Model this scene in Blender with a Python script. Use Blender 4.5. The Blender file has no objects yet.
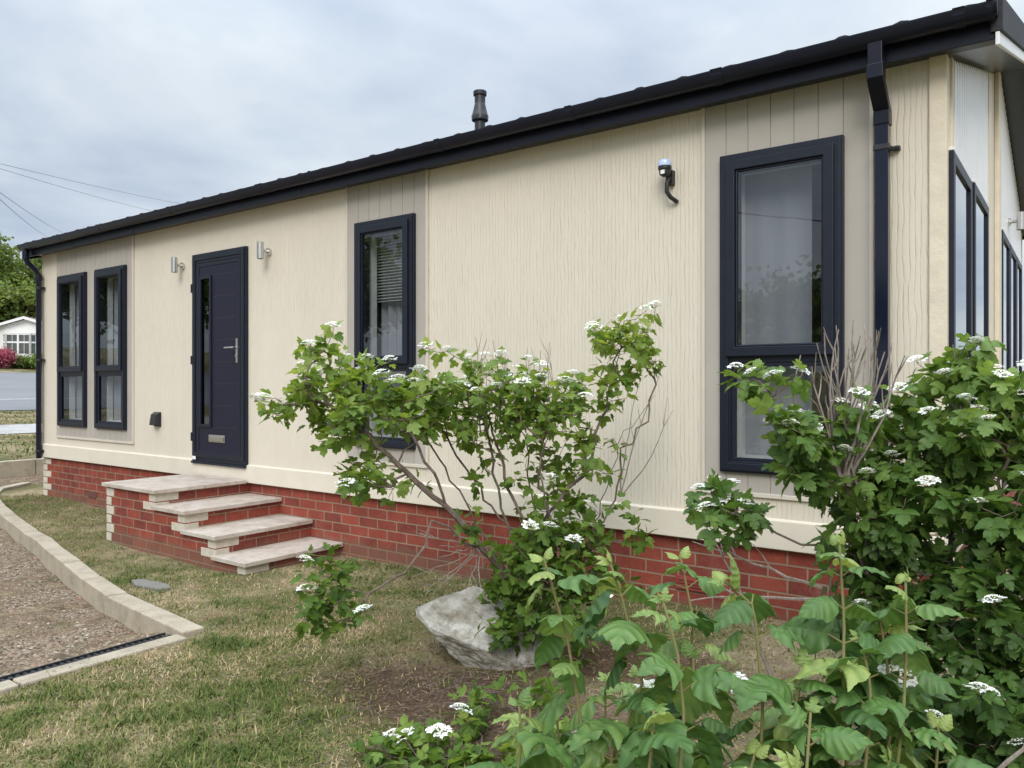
import bpy, math, random
import numpy as np
from mathutils import Vector, Matrix, noise as mnoise
R = math.radians
sc = bpy.context.scene
# ------------------------------------------------------------------ camera
cam_d = bpy.data.cameras.new('camera'); cam = bpy.data.objects.new('camera', cam_d)
sc.collection.objects.link(cam); sc.camera = cam
cam.location = (0, -4.57, 1.5)
cam.rotation_euler = (R(90), 0, math.atan2(.595, .804))
cam_d.sensor_width = 36; cam_d.lens = 36 * 775 / 1024
cam_d.clip_start = .05; cam_d.clip_end = 1000
# ------------------------------------------------------------------ sky and sun
SUN_EL, SUN_AZ = 37, 150          # azimuth of the sun measured from +Y clockwise
world = bpy.data.worlds.new('World'); sc.world = world; world.use_nodes = True
nt = world.node_tree; N = nt.nodes; L = nt.links; N.clear()
out = N.new('ShaderNodeOutputWorld'); bg = N.new('ShaderNodeBackground'); L.new(bg.outputs[0], out.inputs[0])
bg.inputs[1].default_value = 0.10
sky = N.new('ShaderNodeTexSky'); sky.sky_type = 'NISHITA'; sky.sun_disc = False
sky.sun_elevation = R(SUN_EL); sky.sun_rotation = R(SUN_AZ)
tc = N.new('ShaderNodeTexCoord')
sep = N.new('ShaderNodeSeparateXYZ'); L.new(tc.outputs['Generated'], sep.inputs[0])
def mth(op, a, b=None, c=None):
    n = N.new('ShaderNodeMath'); n.operation = op
    for i, v in enumerate((a, b, c)):
        if v is None: continue
        if isinstance(v, (int, float)): n.inputs[i].default_value = v
        else: L.new(v, n.inputs[i])
    return n.outputs[0]
# project the direction on a cloud layer
zc = mth('ADD', mth('MAXIMUM', sep.outputs[2], 0.0), 0.22)
comb = N.new('ShaderNodeCombineXYZ')
L.new(mth('DIVIDE', sep.outputs[0], zc), comb.inputs[0]); L.new(mth('DIVIDE', sep.outputs[1], zc), comb.inputs[1])
def noise_w(scale, detail, rough, dist=0.0, off=(0, 0, 0)):
    mp = N.new('ShaderNodeMapping'); L.new(comb.outputs[0], mp.inputs[0]); mp.inputs['Location'].default_value = off
    n = N.new('ShaderNodeTexNoise'); L.new(mp.outputs[0], n.inputs['Vector'])
    n.inputs['Scale'].default_value = scale; n.inputs['Detail'].default_value = detail
    n.inputs['Roughness'].default_value = rough; n.inputs['Distortion'].default_value = dist
    return n.outputs[0]
n1 = noise_w(1.15, 7, .52, .5, (1.3, .4, 0)); n2 = noise_w(2.6, 6, .55, .2, (4.3, 1.7, 0))
def ramp_w(src, p0, c0, p1, c1):
    r = N.new('ShaderNodeValToRGB'); L.new(src, r.inputs[0])
    r.color_ramp.elements[0].position = p0; r.color_ramp.elements[0].color = (*c0, 1)
    r.color_ramp.elements[1].position = p1; r.color_ramp.elements[1].color = (*c1, 1)
    return r.outputs[0]
cloudA = ramp_w(n1, .34, (3.35, 3.85, 4.7), .60, (5.0, 5.45, 5.85))
cloudB = ramp_w(n2, .30, (.86, .89, .93), .60, (1.06, 1.05, 1.03))
mul = N.new('ShaderNodeMix'); mul.data_type = 'RGBA'; mul.blend_type = 'MULTIPLY'; mul.inputs[0].default_value = 1
L.new(cloudA, mul.inputs[6]); L.new(cloudB, mul.inputs[7])
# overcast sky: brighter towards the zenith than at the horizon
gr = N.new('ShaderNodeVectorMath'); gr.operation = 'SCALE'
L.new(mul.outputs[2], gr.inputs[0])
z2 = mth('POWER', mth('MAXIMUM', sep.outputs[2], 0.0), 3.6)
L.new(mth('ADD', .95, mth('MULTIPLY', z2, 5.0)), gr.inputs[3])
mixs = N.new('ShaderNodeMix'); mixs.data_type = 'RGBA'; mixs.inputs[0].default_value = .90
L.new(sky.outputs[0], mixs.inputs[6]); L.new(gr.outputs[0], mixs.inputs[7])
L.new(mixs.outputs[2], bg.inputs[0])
sun_d = bpy.data.lights.new('sun', 'SUN'); sun = bpy.data.objects.new('sun', sun_d); sc.collection.objects.link(sun)
sun_d.energy = 1.3; sun_d.angle = R(28); sun_d.color = (1, .95, .89)
az = R(SUN_AZ); sv = Vector((math.sin(az) * math.cos(R(SUN_EL)), math.cos(az) * math.cos(R(SUN_EL)), math.sin(R(SUN_EL))))
sun.rotation_euler = sv.to_track_quat('Z', 'Y').to_euler()
sun.location = (0, 0, 30)
sc.view_settings.view_transform = 'Standard'; sc.view_settings.look = 'None'
sc.view_settings.exposure = 0.62; sc.view_settings.gamma = 1
sc.view_settings.use_curve_mapping = False
sc.render.engine = 'CYCLES'
sc.cycles.use_denoising = True
sc.cycles.max_bounces = 7; sc.cycles.transparent_max_bounces = 10
# ------------------------------------------------------------------ helpers
C = sc.collection
rng = np.random.default_rng(7); random.seed(7)
def tag(o, label=None, cat=None, group=None, kind=None):
    if label: o['label'] = label
    if cat: o['category'] = cat
    if group: o['group'] = group
    if kind: o['kind'] = kind
    return o
def empty(name, loc=(0, 0, 0), parent=None):
    o = bpy.data.objects.new(name, None); C.objects.link(o); o.location = loc; o.empty_display_size = .1
    if parent: o.parent = parent
    return o
class MB:
    def __init__(s): s.v = []; s.f = []
    def face(s, *pts):
        n = len(s.v); s.v += [tuple(p) for p in pts]; s.f.append(tuple(range(n, n + len(pts))))
    def box(s, x0, x1, y0, y1, z0, z1, M=None):
        n = len(s.v)
        p = [(x0, y0, z0), (x1, y0, z0), (x1, y1, z0), (x0, y1, z0), (x0, y0, z1), (x1, y0, z1), (x1, y1, z1), (x0, y1, z1)]
        if M is not None: p = [tuple(M @ Vector(q)) for q in p]
        s.v += p
        s.f += [tuple(n + i for i in q) for q in ((0, 3, 2, 1), (4, 5, 6, 7), (0, 1, 5, 4), (1, 2, 6, 5), (2, 3, 7, 6), (3, 0, 4, 7))]
        return s
    def ring(s, x0, x1, z0, z1, w, y0, y1, wb=None, wt=None):
        """a rectangular frame in the wall plane, mitred"""
        wb = w if wb is None else wb; wt = w if wt is None else wt
        o = [(x0, z0), (x1, z0), (x1, z1), (x0, z1)]
        i = [(x0 + w, z0 + wb), (x1 - w, z0 + wb), (x1 - w, z1 - wt), (x0 + w, z1 - wt)]
        n = len(s.v)
        for y in (y0, y1):
            s.v += [(a, y, b) for a, b in o] + [(a, y, b) for a, b in i]
        for k in range(4):
            j = (k + 1) % 4
            s.f += [(n + k, n + j, n + 4 + j, n + 4 + k), (n + 8 + j, n + 8 + k, n + 12 + k, n + 12 + j),
                    (n + j, n + k, n + 8 + k, n + 8 + j), (n + 4 + k, n + 4 + j, n + 12 + j, n + 12 + k)]
        return s
    def prism(s, poly, z0, z1):
        """poly counter-clockwise in xy"""
        n = len(s.v); m = len(poly)
        s.v += [(x, y, z0) for x, y in poly] + [(x, y, z1) for x, y in poly]
        s.f.append(tuple(n + i for i in reversed(range(m)))); s.f.append(tuple(n + m + i for i in range(m)))
        for i in range(m):
            j = (i + 1) % m; s.f.append((n + i, n + j, n + m + j, n + m + i))
        return s
    def tube(s, pts, rad, seg=12, caps=True):
        """pts polyline, rad a number or one per point"""
        pts = [Vector(p) for p in pts]; n0 = len(s.v)
        rs = rad if isinstance(rad, (list, tuple)) else [rad] * len(pts)
        ref = None
        for i, p in enumerate(pts):
            t = (pts[min(i + 1, len(pts) - 1)] - pts[max(i - 1, 0)])
            if t.length < 1e-6: t = Vector((0, 0, 1))
            t.normalize()
            if ref is None: ref = t.orthogonal().normalized()
            ref = (ref - t * ref.dot(t))
            ref = ref.normalized() if ref.length > 1e-5 else t.orthogonal().normalized()
            b = t.cross(ref)
            for k in range(seg):
                a = 2 * math.pi * k / seg
                s.v.append(tuple(p + (ref * math.cos(a) + b * math.sin(a)) * rs[i]))
        for i in range(len(pts) - 1):
            for k in range(seg):
                j = (k + 1) % seg
                s.f.append((n0 + i * seg + k, n0 + i * seg + j, n0 + (i + 1) * seg + j, n0 + (i + 1) * seg + k))
        if caps:
            s.f.append(tuple(n0 + k for k in reversed(range(seg))))
            s.f.append(tuple(n0 + (len(pts) - 1) * seg + k for k in range(seg)))
        return s
    def lathe(s, prof, seg=24, c=(0, 0)):
        """prof = [(r, z)]"""
        n0 = len(s.v)
        for r, z in prof:
            for k in range(seg):
                a = 2 * math.pi * k / seg; s.v.append((c[0] + r * math.cos(a), c[1] + r * math.sin(a), z))
        for i in range(len(prof) - 1):
            for k in range(seg):
                j = (k + 1) % seg
                s.f.append((n0 + i * seg + k, n0 + i * seg + j, n0 + (i + 1) * seg + j, n0 + (i + 1) * seg + k))
        s.f.append(tuple(n0 + k for k in reversed(range(seg))))
        s.f.append(tuple(n0 + (len(prof) - 1) * seg + k for k in range(seg)))
        return s
    def build(s, name, m, parent=None, bevel=0, smooth=False, M=None):
        me = bpy.data.meshes.new(name)
        v = s.v if M is None else [tuple(M @ Vector(p)) for p in s.v]
        me.from_pydata(v, [], s.f)
        for x in (m if isinstance(m, (list, tuple)) else [m]): me.materials.append(x)
        if smooth:
            me.polygons.foreach_set('use_smooth', [True] * len(me.polygons))
            try: me.set_sharp_from_angle(angle=R(35))
            except Exception: pass
        me.update()
        o = bpy.data.objects.new(name, me); C.objects.link(o)
        if parent: o.parent = parent
        if bevel:
            b = o.modifiers.new('bevel', 'BEVEL'); b.width = bevel; b.segments = 2; b.limit_method = 'ANGLE'; b.angle_limit = R(40)
        return o
def np_mesh(name, V, F, mats, parent=None, vcol=None, midx=None, smooth=True):
    """V (n,3), F (m,k) all faces with the same k"""
    me = bpy.data.meshes.new(name); n, (m, k) = len(V), F.shape
    me.vertices.add(n); me.vertices.foreach_set('co', np.ascontiguousarray(V, dtype=np.float32).ravel())
    me.loops.add(m * k); me.loops.foreach_set('vertex_index', np.ascontiguousarray(F, dtype=np.int32).ravel())
    me.polygons.add(m); me.polygons.foreach_set('loop_start', np.arange(0, m * k, k, dtype=np.int32))
    me.polygons.foreach_set('loop_total', np.full(m, k, dtype=np.int32))
    if midx is not None: me.polygons.foreach_set('material_index', np.ascontiguousarray(midx, dtype=np.int32))
    me.polygons.foreach_set('use_smooth', np.full(m, smooth))
    for x in (mats if isinstance(mats, (list, tuple)) else [mats]): me.materials.append(x)
    me.update(calc_edges=True)
    if vcol is not None:
        a = me.attributes.new('tone', 'FLOAT', 'POINT'); a.data.foreach_set('value', np.ascontiguousarray(vcol, dtype=np.float32))
    o = bpy.data.objects.new(name, me); C.objects.link(o)
    if parent: o.parent = parent
    return o
# ------------------------------------------------------------------ materials
class MT:
    def __init__(s, name, rough=.6, spec=.5):
        s.m = bpy.data.materials.new(name); s.m.use_nodes = True; s.t = s.m.node_tree; s.N = s.t.nodes; s.L = s.t.links
        s.N.clear(); s.o = s.N.new('ShaderNodeOutputMaterial'); s.p = s.N.new('ShaderNodeBsdfPrincipled')
        s.L.new(s.p.outputs[0], s.o.inputs[0]); s.p.inputs['Roughness'].default_value = rough
        s.p.inputs['Specular IOR Level'].default_value = spec
        s.tc = s.N.new('ShaderNodeTexCoord')
    def set(s, sock, v):
        if isinstance(v, bpy.types.NodeSocket): s.L.new(v, sock)
        elif isinstance(v, (int, float)): sock.default_value = v
        else: sock.default_value = (*v, 1) if len(sock.default_value) == 4 and len(v) == 3 else v
    def map(s, scale=(1, 1, 1), loc=(0, 0, 0), rot=(0, 0, 0), src=None):
        n = s.N.new('ShaderNodeMapping'); s.L.new(src or s.tc.outputs['Object'], n.inputs[0])
        n.inputs['Scale'].default_value = scale; n.inputs['Location'].default_value = loc; n.inputs['Rotation'].default_value = rot
        return n.outputs[0]
    def noise(s, scale, detail=4, rough=.5, vec=None, dist=0):
        n = s.N.new('ShaderNodeTexNoise'); s.L.new(vec or s.tc.outputs['Object'], n.inputs['Vector'])
        n.inputs['Scale'].default_value = scale; n.inputs['Detail'].default_value = detail
        n.inputs['Roughness'].default_value = rough; n.inputs['Distortion'].default_value = dist
        return n.outputs[0]
    def vor(s, scale, vec=None, feature='F1', out=0):
        n = s.N.new('ShaderNodeTexVoronoi'); n.feature = feature; s.L.new(vec or s.tc.outputs['Object'], n.inputs['Vector'])
        n.inputs['Scale'].default_value = scale; return n.outputs[out]
    def ramp(s, src, *stops):
        n = s.N.new('ShaderNodeValToRGB'); s.L.new(src, n.inputs[0]); e = n.color_ramp.elements
        while len(e) < len(stops): e.new(.5)
        for i, (p, c) in enumerate(stops):
            if isinstance(c, (int, float)): c = (c, c, c)
            e[i].position = p; e[i].color = (*c, 1)
        return n.outputs[0]
    def mix(s, fac, a, b, mode='MIX'):
        n = s.N.new('ShaderNodeMix'); n.data_type = 'RGBA'; n.blend_type = mode
        s.set(n.inputs[0], fac); s.set(n.inputs[6], a); s.set(n.inputs[7], b); return n.outputs[2]
    def math(s, op, a, b=0.0, c=0.0):
        n = s.N.new('ShaderNodeMath'); n.operation = op
        for i, v in enumerate((a, b, c)): s.set(n.inputs[i], v)
        return n.outputs[0]
    def bump(s, h, strength=.3, dist=.01, normal=None):
        n = s.N.new('ShaderNodeBump'); s.L.new(h, n.inputs['Height']); n.inputs['Strength'].default_value = strength
        n.inputs['Distance'].default_value = dist
        if normal: s.L.new(normal, n.inputs['Normal'])
        s.L.new(n.outputs[0], s.p.inputs['Normal']); return n.outputs[0]
    def col(s, c): s.set(s.p.inputs['Base Color'], c); return s
def plain(name, c, rough=.5, var=.12, scale=6, bump=0, bs=60, metal=0, spec=.5):
    t = MT(name, rough, spec)
    n = t.noise(scale, 5, .6)
    c0 = tuple(x * (1 - var) for x in c); c1 = tuple(min(1, x * (1 + var)) for x in c)
    t.col(t.ramp(n, (.3, c0), (.7, c1)))
    t.p.inputs['Metallic'].default_value = metal
    if bump: t.bump(t.noise(bs, 4, .6), bump, .004)
    return t.m
def wall_mat(name, c, axis='x', groove=.029, strength=.7):
    t = MT(name, .62, .3)
    sc_ = (1, 1, 1)
    warp = t.noise(3.0, 3, .5, t.map((5, 5, 1.6)))
    fine = t.noise(22, 4, .6, t.map((1, 1, .22)))
    n = t.N.new('ShaderNodeSeparateXYZ'); t.L.new(t.tc.outputs['Object'], n.inputs[0])
    u = n.outputs[0] if axis == 'x' else n.outputs[1]
    ph = t.math('ADD', t.math('MULTIPLY', u, 2 * math.pi / groove), t.math('MULTIPLY', warp, 8.5))
    ph = t.math('ADD', ph, t.math('MULTIPLY', fine, 1.6))
    w = t.math('ADD', t.math('MULTIPLY', t.math('SINE', ph), .5), .5)
    g = t.ramp(w, (0, 0.0), (.16, .8), (.4, 1.0))                     # narrow grooves
    mask = t.ramp(t.noise(4.5, 4, .6, t.map((6, 6, 1.5), (3, 0, 1))), (.34, .2), (.66, .9))
    g2 = t.math('SUBTRACT', 1.0, t.math('MULTIPLY', t.math('SUBTRACT', 1.0, g), mask))
    grain = t.noise(60, 5, .65, t.map((1, 1, .18)))
    h = t.math('ADD', t.math('MULTIPLY', g2, 1.0), t.math('MULTIPLY', grain, .8))
    h = t.math('ADD', h, t.math('MULTIPLY', t.noise(160, 3, .6), .18))
    t.bump(h, strength, .005)
    big = t.math('ADD', t.math('MULTIPLY', t.noise(.9, 4, .55), .55), t.math('MULTIPLY', t.noise(5, 5, .65, t.map((1, 1, .12))), .45))
    c1 = t.ramp(big, (.3, tuple(x * .94 for x in c)), (.7, tuple(min(1, x * 1.04) for x in c)))
    t.col(t.mix(t.math('MULTIPLY', t.math('SUBTRACT', 1.0, g2), .2), c1, tuple(x * .52 for x in c)))
    return t.m
def brick_mat(name, plane='xz', ox=0):
    t = MT(name, .85, .25)
    rot = (R(90), 0, 0) if plane == 'xz' else (0, 0, 0)
    n = t.N.new('ShaderNodeSeparateXYZ'); t.L.new(t.tc.outputs['Object'], n.inputs[0])
    cb = t.N.new('ShaderNodeCombineXYZ')
    t.L.new(n.outputs[0] if plane == 'xz' else n.outputs[1], cb.inputs[0]); t.L.new(n.outputs[2], cb.inputs[1])
    mp = t.map((1, 1, 1), (ox, -.020, 0), (0, 0, 0), cb.outputs[0])
    wob = t.N.new('ShaderNodeVectorMath'); wob.operation = 'MULTIPLY_ADD'
    nn = t.N.new('ShaderNodeTexNoise'); nn.inputs['Scale'].default_value = 30; t.L.new(t.tc.outputs['Object'], nn.inputs['Vector'])
    t.L.new(nn.outputs[1], wob.inputs[0]); wob.inputs[1].default_value = (.004, .004, 0); t.L.new(mp, wob.inputs[2])
    b = t.N.new('ShaderNodeTexBrick'); t.L.new(wob.outputs[0], b.inputs['Vector'])
    b.inputs['Color1'].default_value = (.285, .058, .038, 1); b.inputs['Color2'].default_value = (.15, .034, .027, 1)
    b.inputs['Mortar'].default_value = (.30, .23, .16, 1)
    b.inputs['Scale'].default_value = 1; b.inputs['Mortar Size'].default_value = .0058; b.inputs['Mortar Smooth'].default_value = .12
    b.inputs['Brick Width'].default_value = .228; b.inputs['Row Height'].default_value = .0845; b.inputs['Bias'].default_value = -.15
    sm = t.noise(38, 5, .65)
    c = t.mix(t.ramp(sm, (.35, 0.0), (.75, .35)), b.outputs[0], (.36, .13, .09), 'MIX')
    bl = t.ramp(t.noise(7, 5, .6), (.3, .78), (.7, 1.12))
    c = t.mix(1.0, c, bl, 'MULTIPLY')
    dz = t.math('ADD', n.outputs[2], t.math('MULTIPLY', t.noise(5, 5, .7), -.22))     # soil splashed on the lowest courses
    dm = t.math('MULTIPLY', t.ramp(dz, (-.0, 1.0), (.045, 0.0)), .45)
    salt = t.math('MULTIPLY', t.ramp(t.noise(3.3, 6, .7, t.map((1, 1, 1), (7, 2, 4))), (.60, 0.0), (.76, 1.0)), .22)
    t.col(t.mix(salt, t.mix(dm, c, (.17, .12, .08)), (.42, .33, .28)))
    h = t.math('ADD', t.math('MULTIPLY', t.math('SUBTRACT', 1.0, b.outputs[1]), 1.0), t.math('MULTIPLY', t.noise(90, 5, .7), .5))
    t.bump(h, .9, .006)
    return t.m
CREAM = (.68, .62, .515); TAUPE = (.42, .385, .34)
M = {}
M['cream'] = wall_mat('cream_textured_board', CREAM)
M['cream_side'] = wall_mat('cream_textured_board_side', CREAM, 'y', .04)
M['cream_trim'] = plain('cream_trim', CREAM, .6, .05, 3, .5, 45)
M['corner_trim'] = plain('corner_trim', (.68, .60, .47), .6, .08, 8, .8, 30)
def panel_mat():
    t = MT('taupe_grooved_board', .6, .3)
    grain = t.noise(40, 5, .6, t.map((1, 1, .15)))
    t.bump(t.math('ADD', grain, t.math('MULTIPLY', t.noise(120, 3, .6), .4)), .45, .003)
    t.col(t.ramp(t.noise(2, 5, .6), (.3, tuple(x * .94 for x in TAUPE)), (.7, tuple(x * 1.05 for x in TAUPE)))); return t.m
M['taupe'] = panel_mat()
M['strip'] = plain('pale_trim', (.60, .55, .47), .5, .05, 3)
M['navy'] = plain('navy_frame_foil', (.010, .013, .024), .42, .15, 12, .15, 120, spec=.35)
M['navy_gutter'] = plain('dark_navy_gutter', (.007, .008, .018), .34, .15, 9, spec=.3)
M['navy_gloss'] = plain('glossy_navy_downpipe', (.006, .008, .022), .10, .1, 5, spec=.4)
M['navy_soffit'] = plain('navy_soffit_board', (.012, .014, .026), .28, .1, 5)
M['door'] = plain('navy_door_leaf', (.012, .012, .028), .45, .12, 18, .25, 90, spec=.3)
M['steel'] = plain('brushed_steel', (.62, .60, .57), .28, .05, 20, metal=1)
M['black'] = plain('black_plastic', (.02, .02, .022), .45, .2, 20)
M['tile'] = plain('dark_roof_tile', (.016, .016, .022), .7, .35, 9, .8, 50)
M['white'] = plain('white_upvc', (.78, .78, .77), .35, .03, 5)
M['whiteclad'] = plain('white_cladding', (.80, .79, .78), .3, .05, 8)
M['lens'] = plain('pale_blue_lens', (.50, .60, .80), .3, .05, 20)
M['quoin'] = plain('buff_quoin_brick', (.56, .51, .42), .8, .14, 20, .8, 60)
M['brick'] = brick_mat('red_brick_front', 'xz', .03)
M['brick_side'] = brick_mat('red_brick_side', 'yz', .09)
M['redvent'] = plain('red_air_brick', (.26, .05, .04), .7, .15, 20)
M['cable'] = plain('grey_cable', (.22, .23, .25), .6)
M['lead'] = plain('dark_underside', (.03, .03, .03), .8)
def glass_mat(name, tint=(.86, .88, .88), wav=.012):
    t = MT(name); t.N.remove(t.p)
    ge = t.N.new('ShaderNodeNewGeometry'); dt = t.N.new('ShaderNodeVectorMath'); dt.operation = 'DOT_PRODUCT'
    t.L.new(ge.outputs['Normal'], dt.inputs[0]); t.L.new(ge.outputs['Incoming'], dt.inputs[1])
    sch = t.math('POWER', t.math('SUBTRACT', 1.0, t.math('ABSOLUTE', dt.outputs['Value'])), 5.0)
    fac = t.math('MINIMUM', t.math('ADD', t.math('MULTIPLY', sch, 1.1), .095), 1.0)
    g = t.N.new('ShaderNodeBsdfGlossy'); g.inputs['Roughness'].default_value = 0.0; g.inputs[0].default_value = (.95, .97, 1, 1)
    tr = t.N.new('ShaderNodeBsdfTransparent'); tr.inputs[0].default_value = (*tint, 1)
    b = t.N.new('ShaderNodeBump'); b.inputs['Strength'].default_value = .09; b.inputs['Distance'].default_value = wav
    t.L.new(t.noise(2.2, 1, .4), b.inputs['Height']); t.L.new(b.outputs[0], g.inputs['Normal'])
    mx = t.N.new('ShaderNodeMixShader'); t.L.new(fac, mx.inputs[0]); t.L.new(tr.outputs[0], mx.inputs[1]); t.L.new(g.outputs[0], mx.inputs[2])
    t.L.new(mx.outputs[0], t.o.inputs[0]); return t.m
M['glass'] = glass_mat('window_glass', (.66, .69, .70))
M['glass_dark'] = glass_mat('obscure_dark_glass', (.25, .27, .27))
def cloth(name, c, tr=.35):
    t = MT(name, .85, .1); t.col(c)
    d = t.N.new('ShaderNodeBsdfTranslucent'); d.inputs[0].default_value = (*c, 1)
    mx = t.N.new('ShaderNodeMixShader'); mx.inputs[0].default_value = tr
    t.L.new(t.p.outputs[0], mx.inputs[1]); t.L.new(d.outputs[0], mx.inputs[2]); t.L.new(mx.outputs[0], t.o.inputs[0]); return t.m
M['curtain'] = cloth('white_sheer_curtain', (.62, .62, .68))
M['blind'] = cloth('grey_blind', (.40, .42, .40))
M['room'] = plain('room_wall', (.50, .47, .43), .8)
M['roomfloor'] = plain('room_floor', (.28, .22, .18), .7)
def tread_mat():
    t = MT('pale_paving_slab', .55, .35)
    c = t.ramp(t.noise(3.5, 7, .68, None, .8), (.28, (.31, .245, .195)), (.45, (.45, .385, .325)), (.72, (.55, .50, .45)))
    st = t.ramp(t.noise(9, 6, .7, t.map((1, 1, 1), (2, 5, 1))), (.36, .86), (.52, 1.06))
    t.col(t.mix(1.0, c, st, 'MULTIPLY')); t.bump(t.noise(40, 5, .6), .4, .003); return t.m
M['slab'] = tread_mat()
def conc_mat(name, c, sc_=1.0):
    t = MT(name, .9, .2)
    a = t.ramp(t.noise(5 * sc_, 7, .7), (.28, tuple(x * .68 for x in c)), (.5, c), (.75, tuple(x * 1.18 for x in c)))
    sp = t.ramp(t.noise(120 * sc_, 3, .6), (.3, .75), (.6, 1.05))
    t.col(t.mix(1.0, a, sp, 'MULTIPLY')); t.bump(t.noise(70 * sc_, 6, .7), .6, .005); return t.m
M['kerb'] = conc_mat('concrete_kerb', (.41, .355, .27))
M['path'] = conc_mat('pale_concrete_path', (.40, .39, .37), .3)
def asphalt():
    t = MT('road_asphalt', .85, .3)
    t.col(t.mix(1.0, t.ramp(t.noise(.25, 5, .6), (.3, (.17, .172, .18)), (.7, (.225, .225, .23))), t.ramp(t.noise(40, 3, .7), (.3, .8), (.7, 1.15)), 'MULTIPLY'))
    t.bump(t.noise(150, 3, .6), .3, .004); return t.m
M['road'] = asphalt(); M['mark'] = plain('worn_road_marking', (.36, .36, .35), .8, .3, 3)
def lawn_mat():
    t = MT('lawn_soil', .95, .1)
    n1 = t.noise(1.1, 6, .62); n2 = t.noise(9, 6, .7); n3 = t.noise(70, 4, .7)
    soil = t.ramp(n2, (.3, (.13, .085, .055)), (.7, (.27, .185, .12)))
    straw = t.ramp(n3, (.3, (.20, .155, .085)), (.7, (.46, .38, .24)))
    green = t.ramp(n3, (.3, (.07, .075, .028)), (.7, (.19, .19, .08)))
    a = t.mix(t.ramp(n1, (.40, 0.0), (.54, 1.0)), straw, green)
    m2 = t.ramp(t.math('ADD', t.math('MULTIPLY', n2, .5), t.math('MULTIPLY', t.noise(2.4, 5, .6, t.map((1, 1, 1), (5, 3, 0))), .5)), (.50, 0.0), (.60, .85))
    def patch(cx, cy, sx, sy):
        v = t.N.new('ShaderNodeVectorMath'); v.operation = 'LENGTH'; t.L.new(t.map((1 / sx, 1 / sy, 0), (-cx / sx, -cy / sy, 0)), v.inputs[0])
        return t.ramp(t.math('ADD', v.outputs['Value'], t.math('MULTIPLY', t.math('SUBTRACT', n2, .5), 1.1)), (.55, 1.0), (1.05, 0.0))
    pm = t.math('MAXIMUM', patch(-2.3, -1.9, 1.0, .50), t.math('MAXIMUM', patch(-1.45, -2.35, .8, .75), patch(-2.0, -1.15, 1.2, .4)))
    mulch = t.ramp(t.noise(45, 6, .75), (.3, (.035, .022, .014)), (.5, (.09, .056, .038)), (.72, (.20, .135, .09)))
    base = t.mix(m2, a, soil)
    t.col(t.mix(t.math('MULTIPLY', pm, .9), base, mulch)); t.bump(t.math('ADD', n2, t.math('MULTIPLY', n3, .6)), .9, .03); return t.m
M['lawn'] = lawn_mat()
def gravel_mat():
    t = MT('gravel_ground', .95, .15)
    v = t.vor(55, None, 'F1', 1); d = t.vor(55, None, 'F1', 0)
    v2 = t.N.new('ShaderNodeSeparateColor'); t.L.new(v, v2.inputs[0])
    st = t.ramp(v2.outputs[0], (.05, (.11, .08, .055)), (.4, (.27, .205, .145)), (.8, (.42, .35, .26)), (1, (.36, .21, .14)))
    soil = t.ramp(t.noise(12, 6, .7), (.3, (.12, .08, .05)), (.7, (.34, .25, .16)))
    soil = t.mix(t.ramp(t.noise(3.4, 6, .7, t.map((1, 1, 1), (9, 1, 0))), (.52, 0.0), (.64, .9)), soil, (.36, .29, .18))
    soil = t.mix(t.ramp(t.noise(4.2, 6, .7, t.map((1, 1, 1), (1, 7, 0))), (.56, 0.0), (.66, .85)), soil, (.10, .11, .045))
    f = t.ramp(t.noise(2.2, 6, .65), (.44, 1.0), (.56, .1))
    t.col(t.mix(f, soil, st)); t.bump(t.math('ADD', t.math('MULTIPLY', d, -1.4), t.noise(20, 5, .6)), 1.0, .02); return t.m
M['gravel'] = gravel_mat()
def rock_mat():
    t = MT('grey_limestone', .9, .2)
    st = t.noise(5, 7, .75, t.map((1.2, 1.2, 4), (0, 0, 0), (.5, .3, 0)))
    c = t.ramp(t.math('ADD', t.math('MULTIPLY', st, .5), t.math('MULTIPLY', t.noise(11, 8, .75), .5)), (.32, (.16, .14, .11)), (.44, (.40, .375, .32)), (.60, (.68, .66, .61)))
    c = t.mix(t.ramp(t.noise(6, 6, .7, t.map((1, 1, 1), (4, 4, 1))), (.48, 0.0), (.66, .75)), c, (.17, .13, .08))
    c = t.mix(t.ramp(t.noise(22, 5, .7), (.62, 0.0), (.72, .6)), c, (.20, .21, .12))
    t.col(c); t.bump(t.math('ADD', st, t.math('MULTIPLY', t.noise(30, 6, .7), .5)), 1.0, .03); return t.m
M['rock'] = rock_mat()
def bark_mat(name, c0, c1):
    t = MT(name, .85, .2); t.col(t.ramp(t.noise(45, 5, .7, t.map((1, 1, .4))), (.3, c0), (.7, c1))); t.bump(t.noise(90, 4, .6, t.map((1, 1, .3))), .6, .003); return t.m
M['bark'] = bark_mat('grey_brown_bark', (.085, .06, .048), (.24, .19, .155))
M['deadwood'] = bark_mat('dead_grey_twig', (.15, .12, .10), (.36, .31, .27))
M['greenstem'] = bark_mat('green_red_stem', (.13, .17, .05), (.20, .14, .07))
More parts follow.
